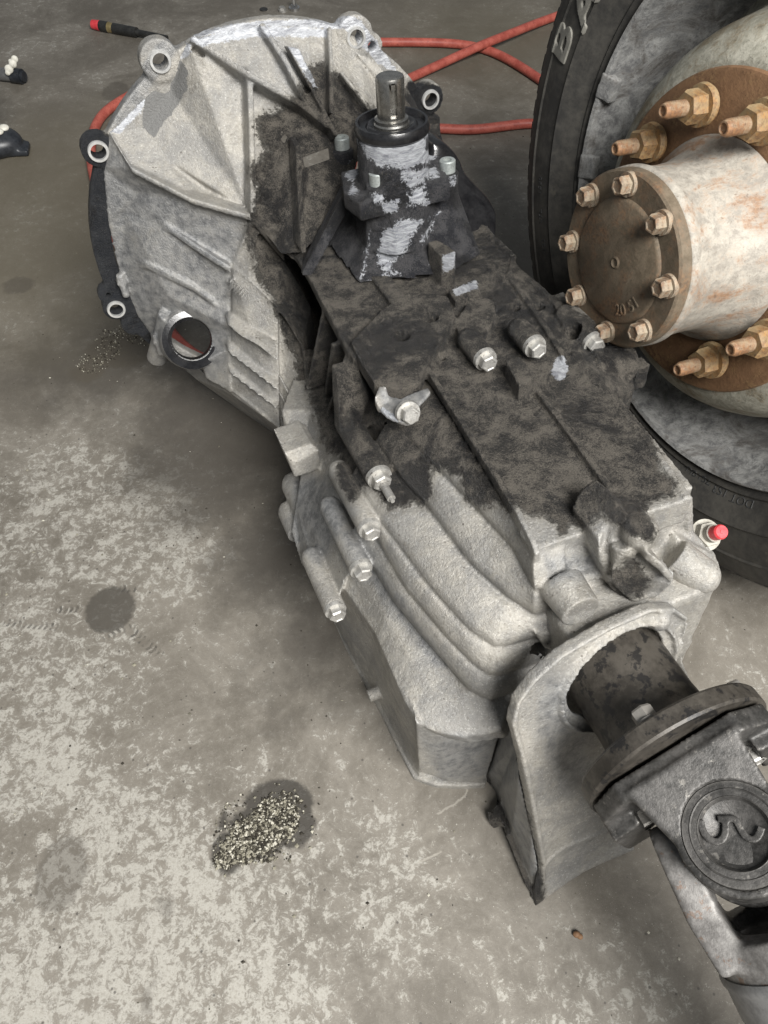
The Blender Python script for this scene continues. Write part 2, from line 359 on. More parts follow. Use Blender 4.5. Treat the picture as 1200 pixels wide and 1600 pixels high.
# hairline crack rising from the plate
for pts in ([(683, 1272), (708, 1258), (728, 1243), (733, 1215), (738, 1195), (752, 1172), (760, 1160)], [(690, 1330), (672, 1340), (655, 1348)]):
    for a, b in zip(pts[:-1], pts[1:]):
        A = np.array(fl(*a)); B = np.array(fl(*b)); d = B - A; ln = float(np.hypot(*d)); d /= ln
        wob = t.math('MULTIPLY', t.math('SUBTRACT', n3, .5), .008)
        ux = t.math('ADD', t.math('MULTIPLY', t.math('SUBTRACT', sx.outputs[0], float(A[0])), float(d[0])), t.math('MULTIPLY', t.math('SUBTRACT', sx.outputs[1], float(A[1])), float(d[1])))
        uy = t.math('ABSOLUTE', t.math('ADD', wob, t.math('ADD', t.math('MULTIPLY', t.math('SUBTRACT', sx.outputs[0], float(A[0])), float(-d[1])), t.math('MULTIPLY', t.math('SUBTRACT', sx.outputs[1], float(A[1])), float(d[0])))))
        band = t.math('MULTIPLY', t.ramp(uy, .0016, .0006), t.math('MULTIPLY', t.ramp(ux, -.001, .001), t.ramp(ux, ln + .001, ln - .001)))
        col = t.mix(t.math('MULTIPLY', band, .55), col, (.33, .31, .27))
rough = t.math('ADD', t.math('MULTIPLY', n3, .2), .50); rough = t.math('SUBTRACT', rough, t.math('MULTIPLY', oil, .2))
h = t.math('ADD', t.math('MULTIPLY', flm, .35), t.math('ADD', t.math('MULTIPLY', n4, .4), t.math('MULTIPLY', n3, .5)))
CONC = t.out(col, rough, 0.0, t.bump(h, .5, .0012), .35)
bm = bmesh.new(); bmesh.ops.create_grid(bm, x_segments=40, y_segments=40, size=8); 
tag(link('floor', tomesh(bm, smooth=False), CONC), 'worn grey brown concrete workshop floor with oil spots and flaking pale patches', kind='structure')

# ================================================================== GEARBOX
GB = empty('gearbox', gl(.28, .45, .02)); GB.location.z = 0
tag(GB, 'greasy cast alloy truck gearbox with open bell housing lying on the concrete floor', 'gearbox')

BW, BV, BS = .211, .378, .838          # bell axis and flange plane
inL = lambda k: L * k
def pull(p, k, ks=.0):
    """towards the bell axis by k and forward by ks"""
    w, s, v = M @ np.asarray(p); d = np.array([BW - w, BV - v]); n = np.hypot(*d) + 1e-9
    return (d[0] / n * k) * W + (d[1] / n * k) * V + L * ks
# ---- mounting flange ring (black painted rim)
fb = bmesh.new(); cut = bmesh.new()
def ringsolid(bm, cw, cv, r0, r1, s0, s1, a0=0, a1=2 * math.pi, n=72):
    for i in range(n):
        a = a0 + (a1 - a0) * i / n; b = a0 + (a1 - a0) * (i + 1) / n
        slab(bm, [gl(cw + r * math.cos(x), s0, cv + r * math.sin(x)) for r, x in ((r0, a), (r1, a), (r1, b), (r0, b))], L * (s1 - s0))
ringsolid(fb, BW, BV, .219, .243, BS - .004, BS + .014)
EARS = [(248, 92, .0215), (152, 232, .0185), (180, 478, .0165), (552, 55, .0225), (668, 152, .019)]
for x, y, r in EARS:
    p = P(x, y, s=BS); rod(fb, p - L * .008, p + L * .012, r)
    q = p + pull(p, .02); rod(fb, q - L * .006, q + L * .012, r * 1.05)
    rod(cut, p - L * .05, p + L * .05, .0085, n=20)
p = P(578, 70, s=BS); rod(fb, p - L * .006, p + L * .012, .014); rod(cut, p - L * .05, p + L * .05, .0055, n=16)
p = P(169, 459, s=BS); rod(fb, p - L * .004, p + L * .012, .013); rod(cut, p - L * .05, p + L * .05, .003, n=12)
for ang, r in ((-35, .02), (-70, .022), (-110, .02), (200, .018)):
    a = math.radians(ang); rod(fb, gl(BW + .236 * math.cos(a), BS - .004, BV + .236 * math.sin(a)), gl(BW + .236 * math.cos(a), BS + .012, BV + .236 * math.sin(a)), r)
fm = cast(fb, .0022, 3, cut)
stain(fm, {'grime': ([[(120, 200), (150, 200), (205, 240), (205, 330), (215, 470), (300, 640), (470, 800), (200, 700), (110, 450)], [(640, 130), (700, 140), (760, 400), (640, 400)]], 20),
           'bare': ([[(258, 62), (300, 48), (400, 33), (470, 30), (560, 25), (620, 110), (600, 110), (540, 46), (400, 42), (300, 62)]], 14),
           'grey_tone': ([[(150, 200), (250, 60), (290, 60), (240, 130), (200, 200)]], 30), 'putty': ([], 9)})
CASTB = m_cast('cast_alloy_black_rim', grime_c=(.010, .012, .016), grime_c2=(.028, .03, .034))
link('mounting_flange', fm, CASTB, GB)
for x, y, r in EARS:
    p = P(x, y, s=BS) - L * .0115
    bmr = bmesh.new(); 
    bb = lathe([(.0086, 0), (.0112, 0), (.0118, .0012), (.0118, .004), (.0086, .004)], 32, closed=True)
    link('bushing', tomesh(bb), BUSH, GB, Matrix.Translation(Vector(p)) @ frame(L).to_4x4())

# ---- bell shell (cage points: pixel + station s)
bell = bmesh.new(); bcut = bmesh.new()
B = {}
def bp(n, x, y, s): B[n] = P(x, y, s=s)
for n, x, y, s in [
    ('r0', 160, 262, .834), ('r1', 168, 350, .834), ('r2', 186, 430, .834), ('r3', 212, 490, .834), ('r4', 250, 545, .834), ('r5', 305, 592, .834), ('r6', 362, 632, .834),
    ('A', 170, 207, .832), ('K', 205, 262, .80), ('Km', 300, 312, .765), ('Bp', 392, 337, .728),
    ('v1', 222, 205, .828), ('v2', 252, 243, .81), ('v3', 325, 296, .785), ('v0', 268, 142, .832), ('D0', 250, 128, .834), ('D', 292, 68, .828), ('D2', 300, 80, .815), ('C', 386, 122, .80), ('C2', 388, 330, .745),
    ('N1', 212, 300, .812), ('N2', 262, 352, .785), ('N3', 340, 392, .752), ('J', 362, 418, .742),
    ('m1', 195, 330, .825), ('m2', 232, 400, .795), ('m3', 300, 400, .77), ('m4', 262, 462, .785), ('m5', 358, 470, .745),
    ('E1', 360, 512, .738), ('E2', 358, 560, .73), ('E3', 362, 616, .722)]: bp(n, x, y, s)
def sheet(bm, names, k=.008, ks=.008, D=B):
    pts = [D[n] for n in names]; slab(bm, pts, [pull(p, k, ks) for p in pts])
for f in [('A', 'v1', 'v2', 'K'), ('K', 'v2', 'v3', 'Km'), ('Km', 'v3', 'C2', 'Bp'), ('A', 'D0', 'v0', 'v1'), ('D0', 'D', 'D2', 'v0'),
          ('v0', 'D2', 'C', 'C2'), ('v0', 'C2', 'v3', 'v2'), ('v0', 'v2', 'v1'),
          ('A', 'K', 'N1', 'r0'), ('K', 'Km', 'N2', 'N1'), ('Km', 'Bp', 'N3', 'N2'), ('Bp', 'J', 'N3'),
          ('r0', 'N1', 'm1', 'r1'), ('N1', 'N2', 'm2', 'm1'), ('N2', 'm3', 'm2'), ('N2', 'N3', 'm3'), ('N3', 'J', 'm5', 'm3'),
          ('r1', 'm1', 'm2', 'r2'), ('m2', 'm3', 'm4'), ('r2', 'm2', 'm4', 'r3')]:
    sheet(bell, f)
# lower part round the starter hole
hc = P(299, 530, s=.772); hd = -ray(299, 530) / np.linalg.norm(ray(299, 530)) * .75 - L * .25; hd /= np.linalg.norm(hd); hr = ray(299, 530) / np.linalg.norm(ray(299, 530))
hm = frame(hd); HX = np.array(hm.col[0]); HY = np.array(hm.col[1])
sheet(bell, ('m3', 'm5', 'E1', 'm4')); sheet(bell, ('m4', 'E1', 'E2', 'r4', 'r3')); sheet(bell, ('r4', 'E2', 'E3', 'r5')); sheet(bell, ('r5', 'E3', 'r6'))
rod(bell, hc + hd * .004, hc - hd * .030, .0395, .044, 40)
rod(bell, hc + hd * .010, hc, .0375, .0395, 40)
rod(bcut, hc - hr * .1, hc + hr * .30, .0262, n=40)
slab(bell, [P(x, y, s=s_) for x, y, s_ in ((316, 566, .752), (358, 545, .732), (360, 614, .720), (322, 592, .76))], L * .03)
rod(bell, P(262, 490, s=.79), P(245, 560, s=.83), .012, .014)
# soft ribs on the cone
N = lambda *a: [P(x, y, s=s) for x, y, s in a]
ribbon(bell, N((228, 328, .808), (262, 352, .782), (334, 401, .742), (362, 418, .728)), L * .022, -V * .008 - W * .002)
ribbon(bell, N((172, 207, .825), (205, 262, .790), (300, 311, .752), (392, 337, .715)), L * .03, -V * .007)
ribbon(bell, N((215, 408, .808), (228, 410, .795), (245, 418, .788), (300, 445, .764), (335, 470, .750)), L * .012, -V * .010)
for x, y, s in ((190, 440, .828), (246, 532, .80)):
    p = P(x, y, s=s); rod(bell, p - L * .006, p + L * .02, .0065, n=16); rod(bell, p - V * .02 - L * .004, p + V * .012 - L * .002, .005, n=12)
# upper front: radial panels and ribs
UPP = dict(C=B['C'], Bp=B['C2'], D=B['D'])
for n, x, y, s in [('u1', 300, 62, .832), ('u2', 402, 40, .834), ('u3', 512, 44, .834), ('u4', 560, 70, .834), ('u5', 612, 128, .834), ('u6', 655, 185, .834), ('u7', 690, 235, .834),
                   ('c1', 470, 168, .775), ('c2', 516, 178, .765), ('c3', 575, 178, .765), ('c4', 600, 215, .76), ('g1', 462, 230, .748), ('g2', 472, 395, .672), ('g3', 440, 398, .690), ('g4', 520, 235, .742), ('g5', 560, 250, .73),
                   ('g6', 540, 330, .70), ('h1', 470, 245, .742), ('h2', 516, 228, .742), ('h3', 640, 260, .745), ('h4', 700, 300, .745)]: UPP[n] = P(x, y, s=s)
for f in [('D', 'u1', 'C'), ('u1', 'u2', 'c1', 'C'), ('u2', 'u3', 'c2', 'c1'), ('u3', 'u4', 'c3', 'c2'), ('u4', 'u5', 'c4', 'c3'), ('u5', 'u6', 'h3', 'c4'), ('u6', 'u7', 'h4', 'h3'),
          ('C', 'c1', 'g1', 'Bp'), ('Bp', 'g1', 'g2', 'g3'), ('c1', 'c2', 'g4', 'g1'), ('c2', 'c3', 'g5', 'g4'), ('c3', 'c4', 'h3', 'g5'), ('g4', 'g5', 'g6', 'g2', 'g1')]:
    sheet(bell, f, .003, .011, UPP)
dn = -V * .014 + L * .020
NR = lambda *a: [P(x, y, s=s_ - .010) for x, y, s_ in a]
ribbon(bell, NR((296, 62, .828), (384, 119, .786), (425, 142, .775), (470, 166, .762), (512, 200, .742)), dn, W * .004 + V * .005)
ribbon(bell, NR((386, 118, .790), (389, 200, .768), (391, 280, .748), (392, 335, .722)), L * .03, W * .007)
ribbon(bell, NR((404, 38, .830), (440, 92, .80), (475, 158, .770), (520, 206, .742)), dn + L * .004, W * .006 + V * .002)
slab(bell, N((449, 72, .790), (468, 76, .786), (502, 143, .764), (486, 140, .764)), L * .02 - V * .004)
ribbon(bell, NR((486, 138, .762), (524, 212, .735)), dn, W * .004)
ribbon(bell, NR((512, 42, .830), (515, 100, .796), (516, 178, .752)), dn + L * .01, W * .005)
ribbon(bell, NR((530, 112, .795), (560, 150, .770), (585, 182, .755)), dn, W * .005)
ribbon(bell, NR((463, 228, .735), (466, 300, .710), (472, 398, .664)), L * .03, W * .006)
ribbon(bell, NR((556, 82, .826), (600, 135, .815), (640, 190, .80)), dn, W * .022 - V * .01)
# rim band inside the flange, tall pale wall
for (x0, y0), (x1, y1) in zip([(290, 66), (330, 52), (402, 38), (460, 36), (520, 42)], [(330, 52), (402, 38), (460, 36), (520, 42), (556, 58)]):
    a = P(x0, y0, s=.836); b = P(x1, y1, s=.836); slab(bell, [a, b, b - V * .016 - L * .012, a - V * .016 - L * .012], L * .012)
# window through the bell front
hwp = N((473, 246, .742), (513, 231, .742), (515, 249, .742), (476, 262, .742))
slab(bcut, [p - ray(490, 245) * .05 for p in hwp], ray(490, 245) * .35)
# right flank of the bell
ringpts = []
for i in range(20):
    a0, a1 = [math.radians(-100 + 150 * k / 20) for k in (i, i + 1)]
    f = lambda a, r, s: gl(BW + r * math.cos(a), s, BV + r * math.sin(a))
    slab(bell, [f(a0, .232, .834), f(a1, .232, .834), f(a1, .165, .745), f(a0, .165, .745)], [pull(f(a, r, .8), .006, .004) for a, r in ((a0, .2), (a1, .2), (a1, .2), (a0, .2))])
slab(bell, N((664, 182, .83), (688, 182, .83), (690, 212, .81), (668, 216, .81)), L * .02)
# right wall (the valley between bell cone, pocket and case)
WEB = {}
for n, x, y, s in [('a0', 363, 418, .740), ('a1', 390, 437, .722), ('a2', 420, 467, .700), ('a3', 447, 500, .682), ('a4', 470, 540, .660), ('a5', 482, 590, .640), ('a6', 487, 645, .615),
                   ('q1', 435, 485, .690), ('q2', 436, 590, .665), ('q3', 438, 672, .645), ('q4', 362, 616, .722), ('t0', 390, 350, .722),
                   ('i0', 408, 362, .735), ('i1', 445, 410, .735), ('i2', 470, 450, .735), ('i3', 486, 480, .73), ('i4', 500, 560, .70), ('i5', 515, 640, .66)]: WEB[n] = P(x, y, s=s)
back_ = lambda p: (np.asarray(p) - CAMP) / np.linalg.norm(np.asarray(p) - CAMP)
def sh2(bm, names, off): slab(bm, [WEB[n] for n in names], off)
sh2(bell, ('a0', 'a1', 'a2', 'q1', 'q2', 'q3', 'q4'), L * .010 + W * .002)
WEB2 = [WEB[k] + back_(WEB[k]) * .010 for k in ('q1', 'a3', 'a4', 'a5', 'a6', 'q3', 'q2')]; slab(bell, WEB2, L * .014)
sh2(bell, ('t0', 'i0', 'a1', 'a0'), L * .018)
sh2(bell, ('i0', 'i1', 'a2', 'a1'), L * .018); sh2(bell, ('i1', 'i2', 'a3', 'a2'), L * .018); sh2(bell, ('i2', 'i3', 'a4', 'a3'), L * .018)
sh2(bell, ('i3', 'i4', 'a5', 'a4'), L * .018); sh2(bell, ('i4', 'i5', 'a6', 'a5'), L * .018)
slab(bell, [B['Bp'], P(408, 350, s=.722), WEB['a1'], WEB['a0'], B['J'], B['N3']], L * .016)
slab(bell, [P(385, 340, s=.722), P(445, 372, s=.70), P(445, 410, s=.72), P(405, 362, s=.72)], L * .02)
ribbon(bell, [WEB[k] - L * .004 for k in ('a0', 'a1', 'a2', 'a3', 'a4', 'a5', 'a6')], L * .014, W * .004 - V * .003)
for a, b in (((358, 463), (402, 489)), ((357, 512), (434, 564)), ((357, 552), (437, 614)), ((359, 584), (436, 643)), ((362, 612), (438, 672))):
    A_ = P(*a, s=.718); B_ = P(*b, s=.643)
    A2 = P(a[0], a[1] - 24, s=.738); B2 = P(b[0], b[1] - 22, s=.664)
    slab(bell, [A_, B_, B2, A2], L * .02)
rod(bell, gl(.262, .775, .325), gl(.262, .79, .325), .105, n=40)
# lower cone behind the ribs
slab(bell, [B['E3'], B['r6'], P(440, 690, s=.80), P(440, 672, s=.648)], L * .006)
bmesh_bell = cast(bell, .0019, 4, bcut)
GR_BELL = [[(412, 192), (440, 168), (470, 160), (487, 112), (500, 104), (512, 118), (530, 128), (556, 165), (600, 190), (720, 215), (760, 420), (560, 460), (500, 640), (480, 600), (440, 470), (405, 430), (398, 345), (408, 290), (398, 270), (440, 232), (418, 220)],
           [(628, 150), (700, 160), (700, 240), (640, 240), (605, 170)], [(395, 358), (500, 440), (540, 700), (480, 700), (470, 560), (440, 490)]]
GREY_BELL = [[(150, 255), (205, 268), (300, 318), (392, 342), (360, 420), (358, 560), (330, 600), (250, 560), (185, 460)], [(172, 212), (205, 262), (300, 314), (392, 340), (360, 420), (250, 350), (215, 310), (165, 262)], [(250, 470), (300, 480), (345, 500), (350, 560), (300, 590), (250, 570)],
            [(165, 262), (185, 262), (200, 420), (230, 480), (215, 500), (180, 430)], [(215, 400), (260, 405), (340, 470), (320, 480), (240, 440)], [(290, 60), (385, 118), (470, 168), (470, 178), (380, 130)], [(400, 40), (425, 50), (480, 150), (470, 165)]]  # blue-grey darkening on the left face and along some ribs
stain(bmesh_bell, {'grime': (GR_BELL, 56), 'grey_tone': (GREY_BELL, 70),
                   'bare': ([[(296, 62), (330, 50), (400, 40), (512, 44), (512, 58), (400, 58), (315, 72)], [(172, 205), (215, 160), (232, 122), (240, 130), (236, 150), (215, 180), (190, 208)], [(452, 74), (466, 78), (498, 138), (488, 136)], [(280, 68), (298, 68), (298, 90), (284, 92)]], 16),
                   'putty': ([[(230, 140), (250, 130), (278, 112), (282, 95), (294, 110), (292, 140), (270, 175), (240, 212), (225, 200), (222, 175)]], 16)})
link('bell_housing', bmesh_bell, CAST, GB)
# steel sleeve in the starter hole
sl = lathe([(.0255, -.012), (.0275, -.012), (.0375, .0), (.0375, .0115), (.030, .0125), (.0255, .009)], 48, closed=True)
link('starter_opening_ring', tomesh(sl), SEAL, GB, Matrix.Translation(Vector(hc)) @ hm.to_4x4())

# ---- black rubber boot on the right of the bell
bt = bmesh.new()
slab(bt, N((676, 222, .72), (694, 222, .72), (711, 237, .72), (723, 255, .715), (728, 275, .71), (700, 300, .70), (670, 270, .71)), L * .045)
slab(bt, N((700, 262, .705), (728, 272, .705), (748, 293, .70), (768, 314, .69), (779, 336, .675), (778, 378, .655), (740, 370, .655), (700, 320, .67)), L * .05)
btm = cast(bt, .003, 28); link('rubber_boot', btm, SEAL, GB)

# ---- main case
mc = bmesh.new(); mcut = bmesh.new()
Q = lambda *a: [P(x, y, v=v) for x, y, v in a]
down = -V * .03
TV = .412
# top plate in pieces
top = Q((462, 398, .414), (480, 428, .414), (500, 468, .412), (520, 505, .410), (545, 555, .408), (600, 560, .408), (660, 560, .408), (700, 552, .408), (760, 470, .41), (812, 417, .41), (760, 350, .41), (705, 300, .415), (600, 330, .42), (530, 350, .42), (490, 380, .416))
slab(mc, top, down * .4)
slab(mc, Q((657, 567, .404), (700, 552, .408), (812, 417, .408), (860, 462, .407), (900, 550, .402), (962, 617, .402), (1025, 696, .402), (1083, 779, .402), (1045, 790, .400), (950, 820, .398), (860, 850, .398), (833, 862, .398), (770, 743, .401), (700, 630, .404)), down)
# left edge lip of top plate
ribbon(mc, Q((392, 345, .440), (430, 376, .428), (462, 400, .418), (487, 440, .416), (505, 475, .414), (535, 525, .412), (552, 562, .411)), -V * .009, W * .007)
# seam ridge lines
ribbon(mc, Q((655, 560, .413), (700, 630, .412), (770, 741, .410), (805, 798, .408), (830, 848, .406), (836, 866, .402)), -V * .012, W * .005)
ribbon(mc, Q((820, 588, .411), (850, 626, .411), (900, 693, .411), (945, 756, .409), (966, 793, .407)), -V * .012, W * .006)
ribbon(mc, Q((812, 417, .412), (850, 448, .412), (905, 505, .411)), -V * .012, -W * .006)
ribbon(mc, Q((900, 548, .406), (962, 617, .406), (1025, 696, .406), (1080, 775, .404)), -V * .014, -W * .006)
ribbon(mc, Q((752, 340, .414), (722, 330, .42), (700, 300, .424)), -V * .012, -W * .006)
ribbon(mc, Q((745, 348, .413), (800, 400, .413), (792, 430, .413), (842, 500, .411), (880, 560, .408)), -V * .008, W * .006)
# raised pad with the two oval holes
slab(mc, Q((600, 480, .421), (640, 455, .421), (700, 462, .421), (712, 495, .421), (690, 530, .421), (668, 560, .421), (655, 598, .419), (625, 608, .418), (585, 598, .418), (560, 558, .419), (548, 533, .419)), down * .6)
slab(mc, Q((700, 452, .421), (745, 436, .421), (752, 458, .421), (712, 470, .421)), down * .5)
slab(mc, Q((740, 458, .416), (775, 470, .416), (772, 500, .416), (742, 548, .416), (718, 540, .416), (712, 500, .416)), down * .5)
for x, y, r in ((627, 525, .0095), (672, 497, .0090), (692, 543, .0028)):
    p = P(x, y, v=.42); rod(mcut, p + V * .02, p - V * .055, r, n=20)
for x, y in ((803, 470), (842, 467)):
    p = P(x, y, v=.414); rod(mcut, p + V * .03, p - V * .05, .0078, n=18)
# bosses that carry the flange bolts on top: cylinders along s
def boss(x, y, v, r=.0125, ln=.05, blend=True, **k):
    p = P(x, y, v=v) if v is not None else P(x, y, **k); rod(mc, p, p + L * ln, r, n=24)
    if blend: ball(mc, p + L * ln, r, sub=2)
    return p
b_a = boss(757, 560, .418, .012, .035); b_b = boss(834, 540, .420, .012, .03); b_c = boss(925, 534, .405, .013, .05)
# rectangular locating lugs
slab(mc, Q((790, 563, .424), (812, 556, .424), (838, 586, .424), (822, 600, .424), (812, 603, .424)), down * .7)
slab(mc, Q((668, 378, .452), (682, 373, .452), (712, 392, .449), (710, 404, .449), (690, 400, .449)), down * 1.3)
slab(mc, N((690, 400, .572), (711, 404, .572), (712, 424, .590), (692, 430, .590)), L * .04)
# right hand block and round plug
slab(mc, Q((860, 462, .412), (880, 455, .412), (945, 512, .410), (985, 545, .395), (992, 605, .37), (960, 618, .385), (935, 595, .402), (897, 552, .404)), -V * .05)
p = P(948, 568, v=.385); rod(mc, p - W * .02, p + W * .026 - V * .006, .021, .019, 28)
p = P(985, 562, v=.37); slab(mc, [p, p + W * .014, p + W * .014 - L * .016, p - L * .016], -V * .03)
rod(mcut, P(888, 505, v=.42), P(905, 530, v=.40), .010, n=12)
# front left column
slab(mc, Q((527, 583, .40), (558, 566, .405), (570, 640, .375), (558, 677, .36), (531, 672, .35)), L * .03 + W * .02)
ribbon(mc, Q((527, 585, .402), (530, 640, .375), (532, 672, .352)), W * .01, L * .02)
# pocket inner wall and vertical webs
slab(mc, [gl(.25, .80, .42), gl(.25, .50, .42), gl(.25, .50, .12), gl(.25, .80, .12)], W * .02)
for x0, y0, x1, y1 in ((505, 490, 480, 610), (548, 560, 492, 690), (520, 540, 505, 640)):
    a = P(x0, y0, v=.400); b = P(x1, y1, s=.60); slab(mc, [a, b, b + W * .05, a + W * .05], L * .006)
# rear face
RF = {}
for n, x, y, s in [('a', 833, 862, .205), ('b', 860, 850, .201), ('c', 950, 820, .205), ('d', 1045, 790, .205), ('e', 1083, 779, .205), ('f', 1085, 835, .20), ('g', 1118, 870, .19), ('h', 1123, 890, .185), ('i', 1100, 920, .178),
                   ('j', 1050, 905, .17), ('k', 1052, 948, .168), ('l', 1010, 948, .165), ('m', 945, 982, .166), ('n', 875, 1025, .168), ('o', 852, 1013, .18), ('p', 833, 980, .19), ('q', 850, 950, .192), ('r', 834, 915, .196), ('s', 839, 878, .2),
                   ('t', 848, 922, .192), ('u', 947, 892, .190)]: RF[n] = P(x, y, s=s)
def rf(names, off=L * .03): slab(mc, [RF[n] for n in names], off)
rf(('a', 'b', 'c', 'd', 'e', 'f', 'u', 't', 'r', 's')); rf(('t', 'u', 'm', 'n', 'o', 'p', 'q')); rf(('f', 'g', 'h', 'i', 'j', 'k', 'l', 'm', 'u'))
sh = N((847, 921, .187), (900, 905, .185), (947, 892, .185), (949, 902, .182), (900, 916, .182), (850, 934, .184)); slab(mc, sh, L * .02)
# seam flange left of rear face
ribbon(mc, N((829, 858, .203), (838, 878, .198), (832, 915, .194), (848, 950, .189), (832, 978, .188)), L * .02, W * .006)
ribbon(mc, N((1083, 775, .203), (1084, 832, .196), (1118, 866, .184), (1126, 888, .180), (1104, 920, .172), (1088, 922, .17)), L * .022, -W * .006)
slab(mc, N((833, 985, .178), (877, 990, .174), (874, 1024, .165), (852, 1014, .170)), L * .02)
# Y shaped boss and pocket
p0 = P(952, 770, v=.406); p1 = P(1000, 838, s=.178)
rod(mc, P(965, 795, v=.398), P(1000, 832, s=.170), .014, .0135, 28); ball(mc, P(1001, 832, s=.170), .0138, sub=3)
slab(mc, N((948, 815, .192), (975, 800, .185), (1018, 835, .168), (1010, 862, .160), (1052, 900, .150), (1050, 915, .148), (1020, 940, .155), (985, 945, .165), (955, 920, .172), (938, 880, .176), (936, 845, .182)), L * .04)
mp = P(985, 905, s=.150); ball(mcut, mp, .017, (1, 1, 1.2), sub=2)
ribbon(mc, N((1012, 862, .152), (1035, 880, .146), (1054, 902, .142)), L * .03, -V * .010)
rod(mc, P(975, 850, s=.172), P(972, 905, s=.160), .010, .008, 16)
ribbon(mc, N((962, 918, .165), (992, 945, .158), (1030, 930, .152), (1052, 905, .146)), L * .02, W * .002 + V * .005)
# right lug (sausage)
rod(mc, P(1052, 868, s=.18), P(1093, 898, s=.160), .0165, .0165, 28); ball(mc, P(1094, 899, s=.160), .0167, sub=3)
slab(mc, N((1060, 840, .19), (1115, 868, .18), (1120, 890, .176), (1100, 918, .17), (1050, 890, .175)), L * .02)
# round boss
rod(mc, P(908, 957, s=.154), P(908, 957, s=.154) + L * .03, .0165, .019, 28)
# fins on the left flank
F = [
 [(650, 575, .398), (700, 640, .398), (770, 750, .396), (805, 806, .395), (832, 862, .395)],
 [(605, 655, .378), (640, 690, .376), (693, 745, .374), (727, 779, .372), (800, 857, .368), (836, 925, .362)],
 [(585, 690, .354), (627, 752, .350), (667, 792, .347), (733, 882, .342), (793, 935, .336), (836, 962, .330)],
 [(545, 745, .326), (567, 782, .324), (613, 842, .320), (667, 915, .314), (733, 988, .308), (775, 1015, .303), (828, 1000, .300)],
 [(560, 800, .302), (590, 845, .298), (633, 922, .292), (700, 1000, .285), (747, 1046, .280), (775, 1060, .276), (818, 1040, .272)],
 [(548, 835, .280), (567, 862, .276), (617, 942, .268), (667, 1003, .262), (733, 1078, .255), (765, 1094, .250), (800, 1080, .246)],
]
NSEG = 22
back = lambda p: (np.asarray(p) - CAMP) / np.linalg.norm(np.asarray(p) - CAMP)
for a, b in zip(F[:-1], F[1:]):
    A_ = resample(a, NSEG); B_ = resample(b, NSEG)
    inn = [W * .03 - V * .004] * NSEG
    rows = []
    for f_, g_, k_ in ((0, 0, .015), (.06, .01, .006), (.16, .06, .0), (.40, .26, -.001), (.65, .48, -.001), (.84, .66, .0), (.94, .82, .001), (1.0, 1.0, .004), (1.0, 1.0, .018)):
        px_ = A_[:, :2] * (1 - f_) + B_[:, :2] * f_; vv_ = A_[:, 2] * (1 - g_) + B_[:, 2] * g_
        q_ = [P(x, y, v=v) for (x, y), v in zip(px_, vv_)]; rows.append([p + back(p) * k_ for p in q_])
    for r0_, r1_ in zip(rows[:-1], rows[1:]): strip(mc, r0_, r1_, inn, inn)
# ledge (side cover) below the fins
low = resample(F[-1], NSEG); LU = [P(x, y, v=v - .002) + back(P(x, y, v=v)) * .012 for x, y, v in low]
out_ = resample([(520, 888, .232), (545, 930, .230), (587, 990, .227), (630, 1092, .222), (648, 1122, .220), (672, 1142, .218), (720, 1153, .217), (782, 1143, .217)], NSEG)
LO = [P(x, y, v=v) for x, y, v in out_]; inn = [-V * .02 + W * .01] * NSEG
mids = [p * .5 + q * .5 + V * .003 for p, q in zip(LU, LO)]
strip(mc, LU, mids, inn, inn); strip(mc, mids, LO, inn, inn)
# rear wall of the ledge
slab(mc, [P(650, 1128, s=.186), P(690, 1150, s=.178), P(782, 1143, s=.178), P(768, 1190, s=.178), P(757, 1224, s=.180), P(700, 1222, s=.185), P(655, 1205, s=.195)], L * .05 + W * .01)
# outer flank of the ledge
sidet = resample([(520, 888, .232), (545, 930, .230), (587, 990, .227), (630, 1092, .222), (652, 1128, .219)], 8); sideb = resample([(508, 925, .14), (540, 985, .12), (575, 1040, .10), (612, 1120, .075), (655, 1208, .045)], 8)
strip(mc, [P(*q[:2], v=q[2]) for q in sidet], [P(*q[:2], v=q[2]) for q in sideb], [W * .03] * 8, [W * .03] * 8)
ribbon(mc, [P(x, y, v=v) for x, y, v in ((575, 1020, .125), (595, 1060, .115), (612, 1108, .105))], -V * .006 + W * .002, W * .02)
# lower pan flange
fo = resample([(466, 872, .066), (513, 957, .060), (547, 1027, .055), (587, 1097, .050), (620, 1165, .044), (650, 1222, .036), (700, 1230, .034), (758, 1226, .034)], 14)
slab(mc, [P(x, y, v=v) for x, y, v in fo] + [gl(.26, .25, .036), gl(.26, .55, .055)], -V * .012)
slab(mc, [P(x, y, v=v) for x, y, v in fo[:9]] + [P(640, 1170, v=.06), P(600, 1085, v=.066), P(560, 1010, v=.07), P(520, 945, v=.075)], -V * .016)
# flange wall between case and bell, lumpy
HP = N((440, 640, .60), (487, 640, .58), (540, 690, .50), (592, 742, .400), (597, 765, .385), (578, 822, .362), (566, 885, .350), (540, 905, .350), (525, 950, .345), (505, 940, .365), (470, 880, .445), (455, 832, .48), (462, 790, .50), (470, 745, .53), (448, 712, .57))
HP = [p - back(p) * .003 for p in HP]; slab(mc, HP, L * .05 + W * .03)
slab(mc, N((560, 677, .48), (530, 672, .49), (545, 600, .50), (600, 600, .46), (660, 600, .42), (600, 660, .42), (600, 745, .42)), L * .04 + W * .02)
def lboss(x, y, s, r=.0135, ln=.085):
    p = P(x, y, s=s); rod(mc, p, p + L * ln, r, r * 1.05, 24); ball(mc, p + L * ln, r * 1.05, sub=2); return p
b1 = lboss(576, 824, .345, .0112, .085); b2 = lboss(563, 887, .332, .0112, .09); b3 = lboss(523, 951, .338, .0118, .075)
